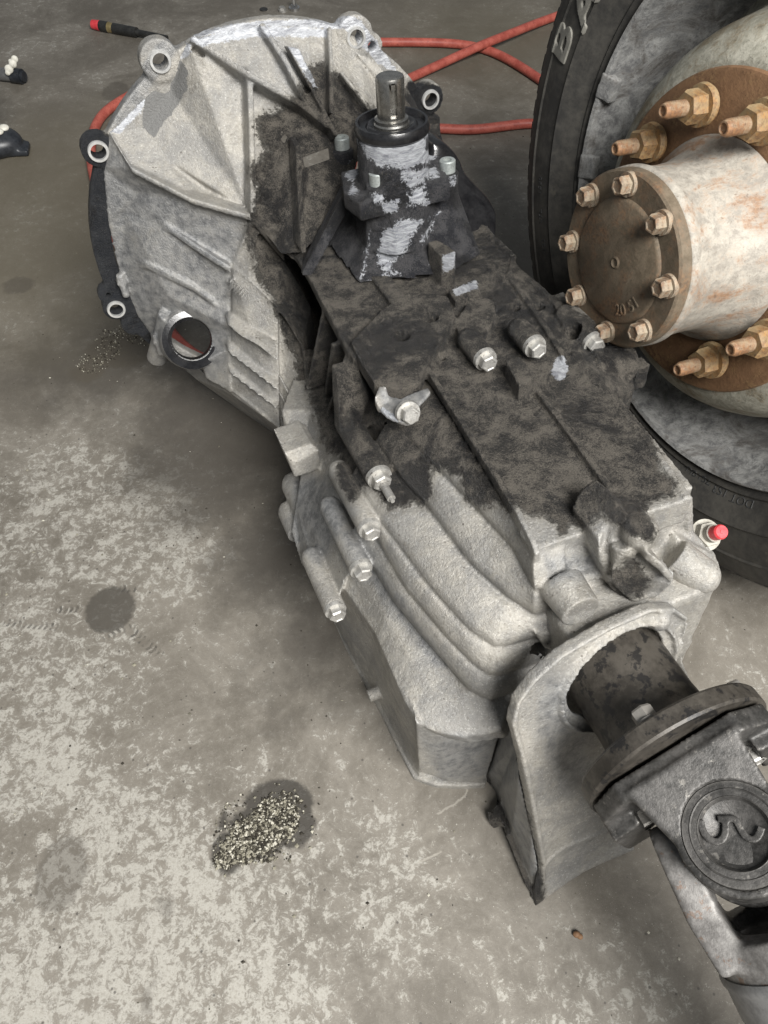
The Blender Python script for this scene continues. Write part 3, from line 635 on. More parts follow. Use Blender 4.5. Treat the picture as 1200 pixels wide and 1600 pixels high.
lboss(592, 745, .378, .0135, .09); lboss(520, 800, .46, .014, .08); lboss(480, 800, .50, .016, .05); lboss(468, 835, .485, .014, .04); lboss(510, 720, .53, .014, .06)
for x, y, s, r in ((500, 690, .565, .010), (540, 720, .51, .010)):
    ball(mc, P(x, y, s=s), r, sub=2)
ribbon(mc, N((437, 590, .655), (470, 655, .60), (495, 700, .56)), L * .012, W * .004 - V * .004)
ribbon(mc, N((437, 616, .65), (462, 665, .60), (480, 700, .57)), L * .012, W * .004 - V * .004)
ribbon(mc, N((437, 650, .645), (452, 690, .60), (462, 712, .57)), L * .012, W * .004 - V * .004)
ribbon(mc, N((480, 560, .645), (486, 640, .60), (492, 700, .56)), L * .02, W * .012)
# square lug on the left
slab(mc, N((445, 708, .51), (486, 693, .51), (498, 702, .505), (460, 722, .505)), L * .05 - V * .004)
slab(mc, N((445, 708, .508), (460, 722, .503), (498, 702, .503), (500, 733, .503), (461, 747, .503)), L * .05)
fl8 = resample([(520, 965, .060), (547, 1022, .055), (590, 1095, .050), (625, 1165, .044), (655, 1218, .036)], 8)
strip(mc, [P(*q[:2], v=q[2]) for q in sideb], [P(*q[:2], v=q[2]) for q in fl8], [W * .03] * 8, [W * .03] * 8)
slab(mc, [gl(.13, .22, .035), gl(.13, .40, .05), gl(.26, .40, .05), gl(.26, .22, .035)], V * .05)
# small stub and blanking boss low on the flank
p = P(588, 1083, v=.085); rod(mc, p - W * .010, p + W * .03, .0075, n=18)
p = P(634, 1140, v=.075); rod(mc, p, p + W * .02, .018, n=24)
# core so the case is solid
gbox(mc, .262, .40, .225, .62, .05, .355); gbox(mc, .20, .40, .22, .60, .02, .20); gbox(mc, .27, .40, .58, .76, .16, .395); gbox(mc, .22, .27, .24, .42, .10, .20)
slab(mc, [gl(.395, .22, .04), gl(.395, .62, .04), gl(.435, .62, .38), gl(.40, .22, .38)], -W * .02)
slab(mc, [gl(.40, .60, .10), gl(.40, .76, .20), gl(.40, .76, .40), gl(.43, .60, .40)], -W * .02)
case_m = cast(mc, .0018, 1, mcut)
GR = [[(380, 340), (560, 300), (700, 290), (812, 410), (905, 500), (1030, 510), (1030, 625), (990, 650), (1012, 690), (1028, 716), (1022, 740), (1052, 752), (1046, 768), (1018, 778), (1000, 800), (1014, 835), (975, 820), (940, 796), (915, 822), (892, 815), (880, 830), (860, 805), (846, 796), (826, 800),
       (806, 782), (795, 797), (777, 780), (768, 787), (733, 778), (722, 745), (663, 712), (672, 770), (662, 788), (640, 775), (634, 786), (612, 792), (598, 766), (568, 738), (560, 760), (550, 774), (532, 748), (540, 706), (515, 700), (495, 650), (478, 560), (440, 470), (400, 400)],
      [(955, 912), (985, 880), (1010, 905), (1000, 925), (968, 930)]]
stain(case_m, {'grime': (GR, 46), 'grey_tone': ([[(850, 870), (930, 860), (940, 900), (860, 915)], [(655, 1150), (780, 1150), (760, 1220), (690, 1220)], [(520, 820), (560, 830), (700, 1040), (680, 1050), (560, 890)], [(455, 750), (520, 740), (560, 800), (500, 880), (455, 850)]], 60),
               'bare': ([[(866, 560), (880, 552), (889, 572), (884, 590), (872, 598), (862, 580)], [(690, 400), (712, 394), (711, 420), (692, 428)], [(706, 452), (744, 438), (746, 452), (712, 462)]], 12), 'putty': ([], 9)})
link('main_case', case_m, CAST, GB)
# dark seal strip hanging below the pan
bs = bmesh.new(); slab(bs, [P(460, 882, v=.05), P(470, 880, v=.05), P(528, 988, v=.045), P(508, 1012, v=.03), P(500, 985, v=.04), P(475, 920, v=.045)], -V * .012)
link('gasket_strip', tomesh(bs, smooth=False), BLACKP, GB)

# ---- bolts
def hexbolt_mesh(r=.0088, h=.0085, wr=.0118, wh=.0025):
    bm = bmesh.new(); rod(bm, (0, 0, -.002), (0, 0, wh), wr, wr * .96, 32)
    prof = [(0, .92), (.82, 1.0), (1, .86)]
    rings = []
    for z_, k in ((wh, 1.0), (wh + h * .82, 1.0), (wh + h, .86)):
        rings.append([bm.verts.new((r * k * math.cos(math.pi / 3 * i), r * k * math.sin(math.pi / 3 * i), z_)) for i in range(6)])
    for a, b in zip(rings[:-1], rings[1:]):
        for i in range(6): bm.faces.new((a[i], a[(i + 1) % 6], b[(i + 1) % 6], b[i]))
    c = [bm.verts.new((r * .70 * math.cos(math.pi / 3 * i + .0), r * .70 * math.sin(math.pi / 3 * i), wh + h)) for i in range(6)]
    for i in range(6): bm.faces.new((rings[2][i], rings[2][(i + 1) % 6], c[(i + 1) % 6], c[i]))
    d = [bm.verts.new((r * .62 * math.cos(math.pi / 3 * i + .0), r * .62 * math.sin(math.pi / 3 * i), wh + h * .92)) for i in range(6)]
    for i in range(6): bm.faces.new((c[i], c[(i + 1) % 6], d[(i + 1) % 6], d[i]))
    bm.faces.new(d)
    return tomesh(bm, 'bolt', True, 25)
HB = hexbolt_mesh()
def place(name, me, mat, parent, p, d, spin=0.0, sc=1.0):
    o = link(name, me, None, parent, Matrix.Translation(Vector(p)) @ frame(d).to_4x4() @ Matrix.Rotation(spin, 4, 'Z') @ Matrix.Scale(sc, 4))
    if not me.materials: me.materials.append(mat)
    return o
D_ = -L
for i, (p, sc) in enumerate(((b_a, 1.0), (b_b, 1.0), (b_c, 1.0), (b1, 1.0), (b2, 1.02), (b3, 1.02))):
    place('bolt', HB, STEEL, GB, p - L * .001, D_, .4 * i + .2, sc)
# stud with nut on the flank
sp_ = P(592, 745, s=.376); 
place('bolt', HB, STEEL, GB, sp_, D_, .3, 1.1)
bm = bmesh.new(); rod(bm, (0, 0, .008), (0, 0, .032), .0042, n=14); rod(bm, (0, 0, .030), (0, 0, .036), .003, .002, 10)
place('stud', tomesh(bm), STEEL, GB, sp_, D_)
# pressed hose clip with its bolt
clip = bmesh.new(); 
slab(clip, Q((594, 640, .408), (606, 618, .41), (625, 622, .412), (668, 604, .414), (673, 612, .414), (652, 636, .413), (650, 655, .412), (628, 660, .41), (605, 650, .408)), -V * .0045)
slab(clip, Q((585, 622, .415), (592, 602, .418), (604, 604, .418), (608, 622, .412), (598, 636, .408), (590, 634, .41)), -V * .010)
clm = cast(clip, .0016, 2, None); stain(clm, {'grime': ([], 9), 'grey_tone': ([[(590, 610), (680, 600), (660, 660), (600, 660)]], 40), 'bare': ([[(596, 632), (610, 645), (640, 655), (620, 662), (592, 648)]], 10), 'putty': ([], 9)})
link('hose_clip', clm, CAST, GB)
place('bolt', HB, STEEL, GB, P(637, 645, v=.413), D_ + V * .35, .2, 1.0)

# ---- shift tower
TW, TS = .296, .640
tb_ = bmesh.new(); tcut = bmesh.new()
g = lambda w, s, v: gl(TW + w, TS + s, v)
rod(tb_, g(0, 0, .47), g(0, 0, .553), .0380, .0370, 40)
rod(tb_, g(0, 0, .44), g(0, 0, .50), .046, .042, 8)
slab(tb_, [g(-.052, -.035, .505), g(.050, -.035, .505), g(.056, -.01, .505), g(.045, .045, .505), g(-.045, .045, .505), g(-.058, .0, .505)], -V * .02)
# skirt: traced pyramid
SK = [P(560, 442, v=.415), P(640, 436, v=.417), P(697, 430, v=.417), P(752, 400, v=.415), P(720, 330, v=.415), P(560, 300, v=.43), P(510, 380, v=.42)]
SKT = [P(584, 322, v=.475), P(640, 322, v=.475), P(706, 310, v=.475), P(712, 290, v=.475), P(690, 240, v=.485), P(570, 240, v=.485), P(560, 285, v=.478)]
cen = gl(TW, TS + .005, .43)
for i in range(7):
    j = (i + 1) % 7; slab(tb_, [SK[i], SK[j], SKT[j], SKT[i]], [cen - SK[i], cen - SK[j], gl(TW, TS, .48) - SKT[j], gl(TW, TS, .48) - SKT[i]])
slab(tb_, SKT, -V * .02)
# gusset ribs
slab(tb_, [P(536, 305, v=.49), P(560, 300, v=.49), P(487, 432, v=.415), P(470, 432, v=.415)], L * .03 + W * .01)
slab(tb_, [P(578, 330, v=.47), P(588, 330, v=.47), P(570, 445, v=.414), P(560, 440, v=.414)], L * .02)
slab(tb_, [P(710, 312, v=.47), P(716, 312, v=.47), P(735, 395, v=.412), P(722, 398, v=.412)], L * .02)
# front block between the screws
slab(tb_, [P(620, 262, v=.508), P(668, 258, v=.508), P(672, 306, v=.476), P(624, 312, v=.476)], [L * .03 - V * .01] * 4)
# screw bosses
SCR = [(590, 288, .512), (699, 268, .500), (535, 232, .505)]
for x, y, v in SCR:
    p = P(x, y, v=v); rod(tb_, p, p - V * .045, .0125, .013, 24)
tm = cast(tb_, .0020, 3, None)
stain(tm, {'grime': ([[(470, 200), (760, 200), (800, 480), (440, 480)]], 30),
           'bare': ([[(557, 214), (580, 222), (612, 226), (645, 220), (668, 206), (666, 232), (690, 232), (680, 250), (640, 262), (600, 262), (580, 250)], [(590, 390), (600, 362), (634, 342), (672, 340), (648, 368), (628, 402), (594, 414)], [(636, 282), (664, 272), (664, 284), (640, 292)],
                     [(628, 268), (680, 262), (682, 274), (632, 280)], [(584, 305), (598, 305), (598, 318), (584, 318)], [(705, 276), (711, 276), (711, 292), (704, 292)], [(562, 442), (566, 444), (580, 362), (576, 362)], [(566, 440), (620, 424), (622, 428), (572, 446)], [(545, 250), (556, 246), (558, 300), (548, 304)], [(640, 300), (662, 292), (668, 318), (640, 322)], [(600, 318), (622, 316), (618, 330), (600, 332)], [(700, 236), (708, 250), (706, 268), (696, 262)], [(606, 408), (612, 408), (604, 432), (598, 430)], [(672, 412), (690, 404), (690, 410), (674, 418)], [(655, 378), (660, 380), (690, 330), (685, 328)]], 26),
           'grey_tone': ([], 9), 'putty': ([], 9)})
link('shift_tower', tm, m_cast('tower_cast_alloy', grime_c=(.011, .012, .016), grime_c2=(.062, .061, .064)), GB)
sb = lathe([(.0, .0), (.036, .0), (.0385, .003), (.039, .007), (.0385, .010), (.037, .013), (.0345, .013), (.0325, .0085), (.027, .0082), (.0245, .0105), (.0225, .0105), (.0195, .0085), (.0, .0085)], 56)
FV = frame(V, W)
link('shaft_seal', tomesh(sb, angle=30), SEAL, GB, Matrix.Translation(Vector(gl(TW, TS, .552))) @ FV.to_4x4())
SH0 = Vector(gl(TW, TS, .556)); SHT = Vector(P(605, 122, s=.655)); 
shb = bmesh.new()
hlen = .048
pr_ = [(.0, 0), (.0185, 0), (.0185, .004), (.0172, .0055), (.0172, .0085), (.0143, .0095), (.0143, hlen * .93), (.0135, hlen * .98), (.012, hlen), (.0, hlen)]
shb.free(); shb = lathe(pr_, 40)
me_sh = tomesh(shb, angle=30)
sho = link('shift_shaft', me_sh, SHAFT, GB, Matrix.Translation(Vector(gl(TW, TS, .5590))) @ FV.to_4x4())
# keyway slot and cross hole cut with a boolean, applied
kc = bmesh.new(); a = gl(TW, TS, .5590); fwd = -(L * .985 + W * .17)
rgt = np.cross(V, fwd); rgt /= np.linalg.norm(rgt)
kp = a + fwd * .0105
slab(kc, [kp - rgt * .0034 + V * .012, kp + rgt * .0034 + V * .012, kp + rgt * .0034 + V * .043, kp - rgt * .0034 + V * .043], fwd * .02)
rod(kc, a - rgt * .0 + V * .041 + fwd * .03, a + V * .041 + fwd * .004, .0035, n=16)
km = tomesh(kc, smooth=False); ko = bpy.data.objects.new('kcut', km); COL.objects.link(ko)
b = sho.modifiers.new('b', 'BOOLEAN'); b.operation = 'DIFFERENCE'; b.object = ko; b.solver = 'MANIFOLD'
bpy.context.view_layer.update(); m2 = evald(sho); sho.modifiers.clear(); sho.data = m2; bpy.data.objects.remove(ko)
m2.polygons.foreach_set('use_smooth', [True] * len(m2.polygons)); m2.set_sharp_from_angle(angle=math.radians(30))
# socket cap screws
sm_ = lathe([(.0, .004), (.0046, .004), (.0046, .0125), (.0078, .0125), (.0088, .0115), (.0088, .0), (.0, .0)], 28)
sm_me = tomesh(sm_, angle=30)
for x, y, v in SCR: place('cap_screw', sm_me, ZINC, GB, P(x, y, v=v) + V * .0005, V)

# ---- sloping mounting plate behind the case with arch and turned edges
# the plate leans: its foot stands on the floor nearer the camera
pt_a, pt_b, pt_c = P(838, 1405, z=.004), P(985, 1322, z=.004), P(960, 1000, s=.134)
PN = np.cross(pt_b - pt_a, pt_c - pt_a); PN /= np.linalg.norm(PN)
if PN @ FW > 0: PN = -PN
PD = pt_a @ PN
pl = lambda x, y, k=0.0: hit(x, y, PN, PD + k)
plb = bmesh.new(); pcut = bmesh.new()
outline = [(838, 1405), (848, 1362), (828, 1250), (812, 1180), (797, 1130), (805, 1095), (830, 1060), (873, 1021), (943, 980), (1010, 949), (1050, 947), (1071, 962), (1064, 1000), (1062, 1030), (1085, 1082), (1110, 1150), (1090, 1240), (1000, 1290), (990, 1300)]
slab(plb, [pl(x, y) for x, y in outline], -PN * .005)
# turned rim all round
OL = np.array([pl(*q) for q in outline]); ctr = pl(985, 1150)
def inw(p, k): d = ctr - p; return d / np.linalg.norm(d) * k
rim_ = OL[3:16]
strip(plb, [p + PN * .004 for p in rim_], [p - PN * .0075 for p in rim_], [inw(p, .0042) for p in rim_], [inw(p, .0042) for p in rim_])
lf = resample([(800, 1115), (797, 1130), (812, 1180), (828, 1250), (848, 1362), (838, 1400)], 12); lp = [pl(*q) for q in lf]
kk = np.interp(np.arange(12), [0, 1, 3, 7, 11], [.1, .35, .8, 1, .25])
strip(plb, [p + PN * .003 for p in lp], [p - PN * .010 * k - W * .002 * k for p, k in zip(lp, kk)], [W * .0045] * 12, [W * .0045] * 12)
# foot turned forward
ft_a = resample([(848, 1352, 0), (872, 1328, 0), (905, 1312, 0), (950, 1296, 0), (990, 1276, 0)], 9); ft_b = resample([(838, 1414, 0), (868, 1392, 0), (905, 1366, 0), (950, 1344, 0), (992, 1326, 0)], 9)
fa = [pl(x, y) + PN * .002 for x, y, _ in ft_a]; fb2 = [P(x, y, z=.006) + V * (.003 if 1 < i < 6 else 0) for i, (x, y, _) in enumerate(ft_b)]
fmid = [p * .55 + q * .45 - PN * .005 for p, q in zip(fa, fb2)]
strip(plb, fa, fmid, [-PN * .006] * 9, [-PN * .006 - V * .002] * 9); strip(plb, fmid, fb2, [-PN * .006 - V * .002] * 9, [L * .012 - V * .004] * 9)
ribbon(plb, fb2, -V * .006, L * .004)
# raised ring around the output shaft
oc = P(962, 1052, s=.138)
rn = -L
ringm = frame(PN)
for i in range(48):
    a0, a1 = 2 * math.pi * i / 48, 2 * math.pi * (i + 1) / 48
    cc = pl(966, 1058); X = np.array(ringm.col[0]); Y = np.array(ringm.col[1])
    f = lambda a, r, k: cc + X * r * math.cos(a) + Y * r * math.sin(a) + PN * k
    slab(plb, [f(a0, .060, .004), f(a1, .060, .004), f(a1, .056, .006), f(a0, .056, .006)], -PN * .008)
for x, y, r in ((1030, 968, .010),):
    ball(plb, pl(x, y), r, sub=2)
rod(pcut, pl(962, 1052) + PN * .05, pl(962, 1052) - PN * .05, .049, n=40)
pm = cast(plb, .0019, 3, pcut)
stain(pm, {'grime': ([[(780, 1180), (800, 1180), (846, 1390), (836, 1420), (760, 1250)]], 30), 'grey_tone': ([[(850, 1060), (900, 1050), (930, 1200), (880, 1240), (840, 1150)]], 90), 'bare': ([], 9), 'putty': ([], 9)})  # soft shadow of the output cylinder painted in grey to its left
link('tail_plate', pm, CAST, GB)
# triangular bracket web running from case foot to the plate's left edge
br = bmesh.new()
lo_ = [P(757, 1216, s=.188), P(775, 1240, s=.17), P(800, 1300, z=.035), P(828, 1372, z=.014), P(838, 1404, z=.006)]
hi_ = [P(800, 1120, s=.165), P(808, 1160, s=.145), pl(822, 1230) - PN * .012, pl(838, 1310) - PN * .008, pl(846, 1375) - PN * .004]
strip(br, hi_, lo_, [L * .016 + W * .008] * 5, [L * .016 + W * .008] * 5)
lb_ = [P(753, 1224, s=.187), P(766, 1246, s=.172), P(790, 1308, z=.022), P(818, 1380, z=.006), P(834, 1412, z=.003)]
strip(br, [p + V * .002 for p in lo_], lb_, [W * .012 + L * .008] * 5, [W * .012 + L * .008] * 5)
slab(br, [P(760, 1262, z=.03), P(772, 1255, z=.03), P(788, 1288, z=.02), P(770, 1296, z=.005), P(761, 1285, z=.01)], W * .008)
bmm = cast(br, .0020, 3); stain(bmm, {'grime': ([[(740, 1205), (762, 1215), (800, 1305), (830, 1385), (840, 1420), (750, 1330)]], 16), 'grey_tone': ([[(760, 1100), (860, 1100), (860, 1400), (760, 1300)]], 40), 'bare': ([], 9), 'putty': ([], 9)})
link('side_bracket', bmm, CAST, GB)
# black recess wall between case end and plate
bk = bmesh.new(); gbox(bk, .24, .38, .145, .25, .10, .34); bkm = cast(bk, .004, 4)
stain(bkm, {'grime': ([], 9), 'grey_tone': ([], 9), 'bare': ([], 9), 'putty': ([], 9)}); link('rear_bearing_housing', bkm, CAST, GB)

# ---- temperature sender with red cap
s0 = P(1092, 838, s=.205); s1 = P(1142, 828, s=.175); sd = (s1 - s0) / np.linalg.norm(s1 - s0)
bm = bmesh.new(); rod(bm, s0 - sd * .01, s0 + sd * .012, .0145, n=28); rod(bm, s0 + sd * .010, s0 + sd * .020, .0125, .0115, 6); rod(bm, s0 + sd * .018, s0 + sd * .027, .008, n=20)
snd = link('sender_switch', tomesh(bm), m_simple('dusty_sender_steel', (.24, .225, .19), (.38, .365, .32), .65, .1, 60, .5), GB)
bm = bmesh.new(); rod(bm, s0 + sd * .024, s0 + sd * .036, .0066, n=20); rod(bm, s0 + sd * .036, s0 + sd * .038, .0066, .0055, 20); rod(bm, s0 + sd * .038, s0 + sd * .0385, .002, .0018, 10)
link('cap', tomesh(bm), REDP, snd)['label'] = 'red plastic cap'

# ---- output companion flange (belongs to the gearbox)
OW, OV = .286, .281
RL = frame(-L, V)
def onaxis(name, prof, s, mat, parent, n=64, angle=35):
    return link(name, tomesh(lathe(prof, n), angle=angle), mat, parent, Matrix.Translation(Vector(gl(OW, s, OV))) @ RL.to_4x4())
onaxis('output_flange', [(0, -.03), (.0455, -.03), (.0455, .012), (.0450, .026), (.0445, .050), (.0455, .066), (.050, .075), (.060, .079), (.078, .080), (.0795, .082), (.0795, .094), (.078, .096), (0, .096)], .143, YOKE2, GB)
for k in range(4):
    a = math.radians(28 + 90 * k); w_, v_ = .0665 * math.cos(a), .0665 * math.sin(a)
    place('flange_bolt', hexbolt_mesh(.009, .010, .0105, .002) if k == 0 else bpy.data.objects['flange_bolt'].data, YOKE, GB, gl(OW + w_, .063, OV + v_), L, .3 * k)

# ================================================================== DRIVESHAFT
DS = empty('driveshaft', (float(P(1190, 1590, z=.12)[0]), float(P(1190, 1590, z=.12)[1]), 0))
tag(DS, 'grey steel driveshaft with forged universal joint bolted to the gearbox output', 'driveshaft')
jc = gl(OW + .004, -.022, OV - .002)            # joint centre
# cap axis: bearing caps seen face on; measured towards the camera and up
ca = (CAMP - jc); ca /= np.linalg.norm(ca)
ca = ca - (ca @ L) * L * .86; ca /= np.linalg.norm(ca)
rw = np.cross(L, ca); rw /= np.linalg.norm(rw)
yb = bmesh.new(); ycut = bmesh.new()
# base block on the flange, ears to both sides of the joint
fc = gl(OW, .045, OV)
ycut_r = .040
# round bolted plate with chopped sides
def plate(bm, c, s_len, pts, X, Y, d): slab(bm, [c + X * a + Y * b for a, b in pts], d * s_len)
plate(yb, fc, .016, [(-.074, -.030), (-.074, .030), (-.05, .055), (.05, .055), (.074, .030), (.074, -.030), (.05, -.055), (-.05, -.055)], rw, ca, -L)
for sg in (1, -1):
    e = jc + ca * sg * .036
    slab(yb, [fc - L * .01 + ca * sg * .058 - rw * .046, fc - L * .01 + ca * sg * .058 + rw * .046, e + ca * sg * .010 + rw * .036, e + ca * sg * .010 - rw * .036], -ca * sg * .026)
    rod(yb, e + ca * sg * .014, e - ca * sg * .014, .0405, .0415, 48)
    rod(ycut, e + ca * sg * .05, e + ca * sg * .010, .0352, n=48)
for sg in (1, -1):
    slab(yb, [fc - L * .012 + rw * sg * .05 + ca * .03, fc - L * .012 + rw * sg * .075 + ca * .022, fc - L * .012 + rw * sg * .075 - ca * .03, fc - L * .012 + rw * sg * .05 - ca * .03], -L * .016)
ym = cast(yb, .0019, 4, ycut)
link('flange_yoke', ym, YOKE, DS)
CM = frame(ca, -L)
cap = lathe([(0, .0), (.0215, -.0005), (.0228, .0008), (.0238, .0036), (.0242, .0040), (.0247, .0036), (.0262, .0036), (.0285, .0036), (.0293, .0043), (.0300, .0036), (.0345, .0036), (.0350, .001), (.0350, -.01), (0, -.01)], 64)
cp = jc + ca * (.036 + .0115)
capo = link('bearing_cap', tomesh(cap, angle=30), YOKE, DS, Matrix.Translation(Vector(cp)) @ CM.to_4x4())
# embossed maker's letter: a strip bent along the traced line (pixels on the cap face)
def onplane(x, y, c, n): return hit(x, y, np.asarray(n), np.asarray(c) @ np.asarray(n))
em = bmesh.new()
EML = [[(1121, 1279), (1136, 1279), (1149, 1279), (1155, 1290), (1161, 1303), (1170, 1311), (1180, 1312), (1187, 1303), (1190, 1292)],
       [(1133, 1280), (1133.5, 1292), (1133, 1303), (1129, 1312), (1120, 1316), (1109, 1312), (1100, 1302), (1095, 1290), (1094, 1280)]]
for pts in EML:
    pp = resample(pts, 40)
    for _ in range(4): pp[1:-1] = (pp[:-2] + pp[1:-1] * 2 + pp[2:]) / 4
    ww = np.array([onplane(x, y, cp + ca * .0034, ca) for x, y in pp]); d = np.gradient(ww, axis=0); d /= np.linalg.norm(d, axis=1)[:, None]; nn = np.cross(d, ca) * .0023
    strip(em, list(ww - nn), list(ww + nn), [-ca * .0042] * 40, [-ca * .0042] * 40)
emm = cast(em, .0007, 3); link('emblem', emm, YOKE, capo)
bm = bmesh.new(); rod(bm, jc - rw * .058, jc + rw * .058, .019, n=32); rod(bm, jc - ca * .045, jc + ca * .045, .019, n=32); ball(bm, jc, .028)
link('joint_cross', cast(bm, .0022, 4), YOKE2, DS)
for k, (x, y) in enumerate(((1000, 1272), (1170, 1172))):
    place('bolt', HB if k else hexbolt_mesh(.0085, .010, .0095, .001), YOKE, DS, P(x, y, s=.028), -L, .2)
# fork of the shaft: two arms along rw, then the tube
td = -L * .90 - V * .40; td /= np.linalg.norm(td)
wb = bmesh.new()
rwp = rw - (rw @ td) * td; rwp /= np.linalg.norm(rwp); tu = np.cross(td, rwp)
if tu @ ca < 0: tu = -tu
for sg in (1, -1):
    e = jc + rwp * sg * .047
    rod(wb, e - rwp * sg * .014, e + rwp * sg * .012, .030, .029, 36)
    for k0, k1, r0_, r1_, h0, h1 in ((-.004, .030, .047, .047, .028, .031), (.030, .066, .047, .041, .031, .040)):
        a0 = jc + td * k0 + rwp * sg * r0_; a1 = jc + td * k1 + rwp * sg * r1_
        slab(wb, [a0 - tu * h0 - rwp * sg * .012, a0 + tu * h0 - rwp * sg * .012, a1 + tu * h1 - rwp * sg * .012, a1 - tu * h1 - rwp * sg * .012], rwp * sg * .024)
rod(wb, jc + td * .050, jc + td * .082, .0505, .0535, 56)
wcut = bmesh.new(); rod(wcut, jc + td * .0, jc + td * .066, .036, .030, 36); rod(wcut, jc - rwp * .2, jc + rwp * .2, .0185, n=28)
wm_ = cast(wb, .0021, 14, wcut); link('tube_yoke', wm_, YARM, DS)
bm = bmesh.new()
for sg in (1, -1): bm = bmesh.new(); rod(bm, jc + rwp * sg * .030, jc + rwp * sg * .056, .0180, n=32); link('trunnion_cup', tomesh(bm), YOKE2, DS)
TM = Matrix.Translation(Vector(jc + td * .074)) @ frame(td).to_4x4()
link('tube', tomesh(lathe([(0, 0), (.0540, 0), (.0556, .003), (.0556, .006), (.0540, .009), (.0536, .030), (.0525, .033), (.0522, .30), (0, .30)], 64), angle=30), TUBE, DS, TM)

# ================================================================== WHEEL
WN = np.array([-.906, -.412, .093]); WN /= np.linalg.norm(WN); C0 = np.array([.223, .615, .417])
WH = empty('truck_wheel', (float((C0 - WN * .2)[0]), float((C0 - WN * .2)[1]), 0))
tag(WH, 'truck wheel with black tyre and rusty hub standing at right beside the gearbox', 'wheel')
WU = Z - (Z @ WN) * WN; WU /= np.linalg.norm(WU); WX = np.cross(WU, WN)       # x to the right seen from outside
WMx = Matrix((Vector(WX), Vector(WU), Vector(WN))).transposed().to_4x4(); WMx.translation = Vector(C0)
def wl(name, prof, mat, parent=WH, n=128, angle=35, closed=False):
    return link(name, tomesh(lathe(prof, n, closed=closed), angle=angle), mat, parent, WMx)
# tyre: h along the axle, outer sidewall bulges at h=-.153
ty = [(.268, -.185), (.276, -.170), (.284, -.162), (.288, -.1605), (.291, -.1625), (.306, -.154), (.322, -.148), (.3245, -.1465), (.327, -.1485), (.345, -.1475), (.364, -.150), (.3665, -.1485), (.369, -.151), (.383, -.154), (.395, -.161), (.403, -.170),
      (.4085, -.184), (.4105, -.199), (.405, -.202), (.405, -.206), (.4115, -.211), (.411, -.26), (.399, -.263), (.399, -.268), (.405, -.271), (.405, -.31), (.400, -.34), (.385, -.365), (.34, -.38), (.30, -.37), (.268, -.35)]
tyre = wl('tyre', ty, RUBBER, n=200, angle=28)
# tread blocks at the shoulder
blk = bmesh.new()
for k in range(90):
    a = 2 * math.pi * k / 90; da = 2 * math.pi / 90 * .36
    pf = lambda an, r, h: (r * math.cos(an), r * math.sin(an), h)
    slab(blk, [pf(a - da, .3945, -.1605), pf(a + da, .3945, -.1605), pf(a + da, .4105, -.195), pf(a - da, .4105, -.195)], [np.array(pf(x, .0012, 0)) for x in (a, a, a, a)])
link('tread_shoulder', tomesh(blk, smooth=False), RUBBER, tyre, WMx)['kind'] = 'stuff'
# raised writing: text bent round the sidewall
def sidewall_r(r):
    rr = [p[0] for p in ty[:18]]; hh = [p[1] for p in ty[:18]]; return float(np.interp(r, rr, hh))
def arctext(txt, size, r, ang, ext, mat, parent, hfun, depth=.0012, flip=False, bold=0.0, space=1.0):
    cu = bpy.data.curves.new('t', 'FONT'); cu.body = txt; cu.size = size; cu.extrude = 0; cu.align_x = 'CENTER'; cu.align_y = 'CENTER'; cu.offset = bold; cu.space_character = space
    cu.extrude = .003; o = bpy.data.objects.new('t', cu); COL.objects.link(o)
    rm = o.modifiers.new('r', 'REMESH'); rm.mode = 'VOXEL'; rm.voxel_size = max(size * .028, .0004)
    bpy.context.view_layer.update(); me = evald(o); bpy.data.objects.remove(o)
    bm = bmesh.new(); bm.from_mesh(me)
    for v in bm.verts:
        x, y = v.co.x * ext, v.co.y
        if flip: x, y = -x, -y
        rad = r + y; an = ang - x / r; v.co = (rad * math.cos(an), rad * math.sin(an), hfun(rad) + v.co.z - .003 + depth)
    return link('raised_letter', tomesh(bm), mat, parent, WMx)
# angle of a pixel on the sidewall
def wang(x, y, h=-.148):
    p = hit(x, y, WN, C0 @ WN + h) - (C0 + WN * h); return math.atan2(p @ WU, p @ WX), float(np.hypot(p @ WU, p @ WX))
aB, rB = wang(879, 67); aA, rA = wang(916, 8)

arctext('B', .050, rB, aB, 1.5, LETTER, tyre, sidewall_r, .0022, bold=.0014)
arctext('A', .050, rA, aA, 1.35, LETTER, tyre, sidewall_r, .0022, bold=.0014)
a_, r_d = wang(1147, 787); arctext('DOT', .0125, r_d, a_, 1.25, LETTERD, tyre, sidewall_r, .0006)
a_, r_e = wang(1113, 771); arctext('1S3', .0125, r_e, a_, 1.25, LETTERD, tyre, sidewall_r, .0006)
a_, r_f = wang(1078, 747); arctext('7S18U', .0125, r_f, a_, 1.25, LETTERD, tyre, sidewall_r, .0006)
for tx_, (x, y) in (('1530', (844, 290)), ('LTL', (845, 338)), ('/123', (850, 385))):
    a_, r_g = wang(x, y); arctext(tx_, .010, r_g, a_, 1.2, LETTERD, tyre, sidewall_r, .0006)
# rim
rimo = wl('rim', [(.278, -.170), (.2785, -.162), (.275, -.157), (.271, -.159), (.269, -.165), (.268, -.176), (.264, -.186), (.262, -.190), (.256, -.196), (.252, -.215), (.244, -.245), (.238, -.27), (.236, -.31), (.25, -.35), (.272, -.36), (.272, -.35)], RIMM, angle=40)
# inner grey ring step and dished disc
wl('wheel_disc', [(.238, -.268), (.232, -.262), (.222, -.252), (.214, -.240), (.205, -.215), (.198, -.185), (.192, -.160), (.185, -.143), (.176, -.128), (.168, -.120), (.159, -.1150), (.154, -.1135), (.060, -.1135), (.060, -.130), (.150, -.13), (.20, -.20), (.23, -.275)], DISCM, angle=60)
wl('hub_plate', [(.05, -.108), (.148, -.108), (.1515, -.1095), (.153, -.1133), (.05, -.1133)], RUSTD)
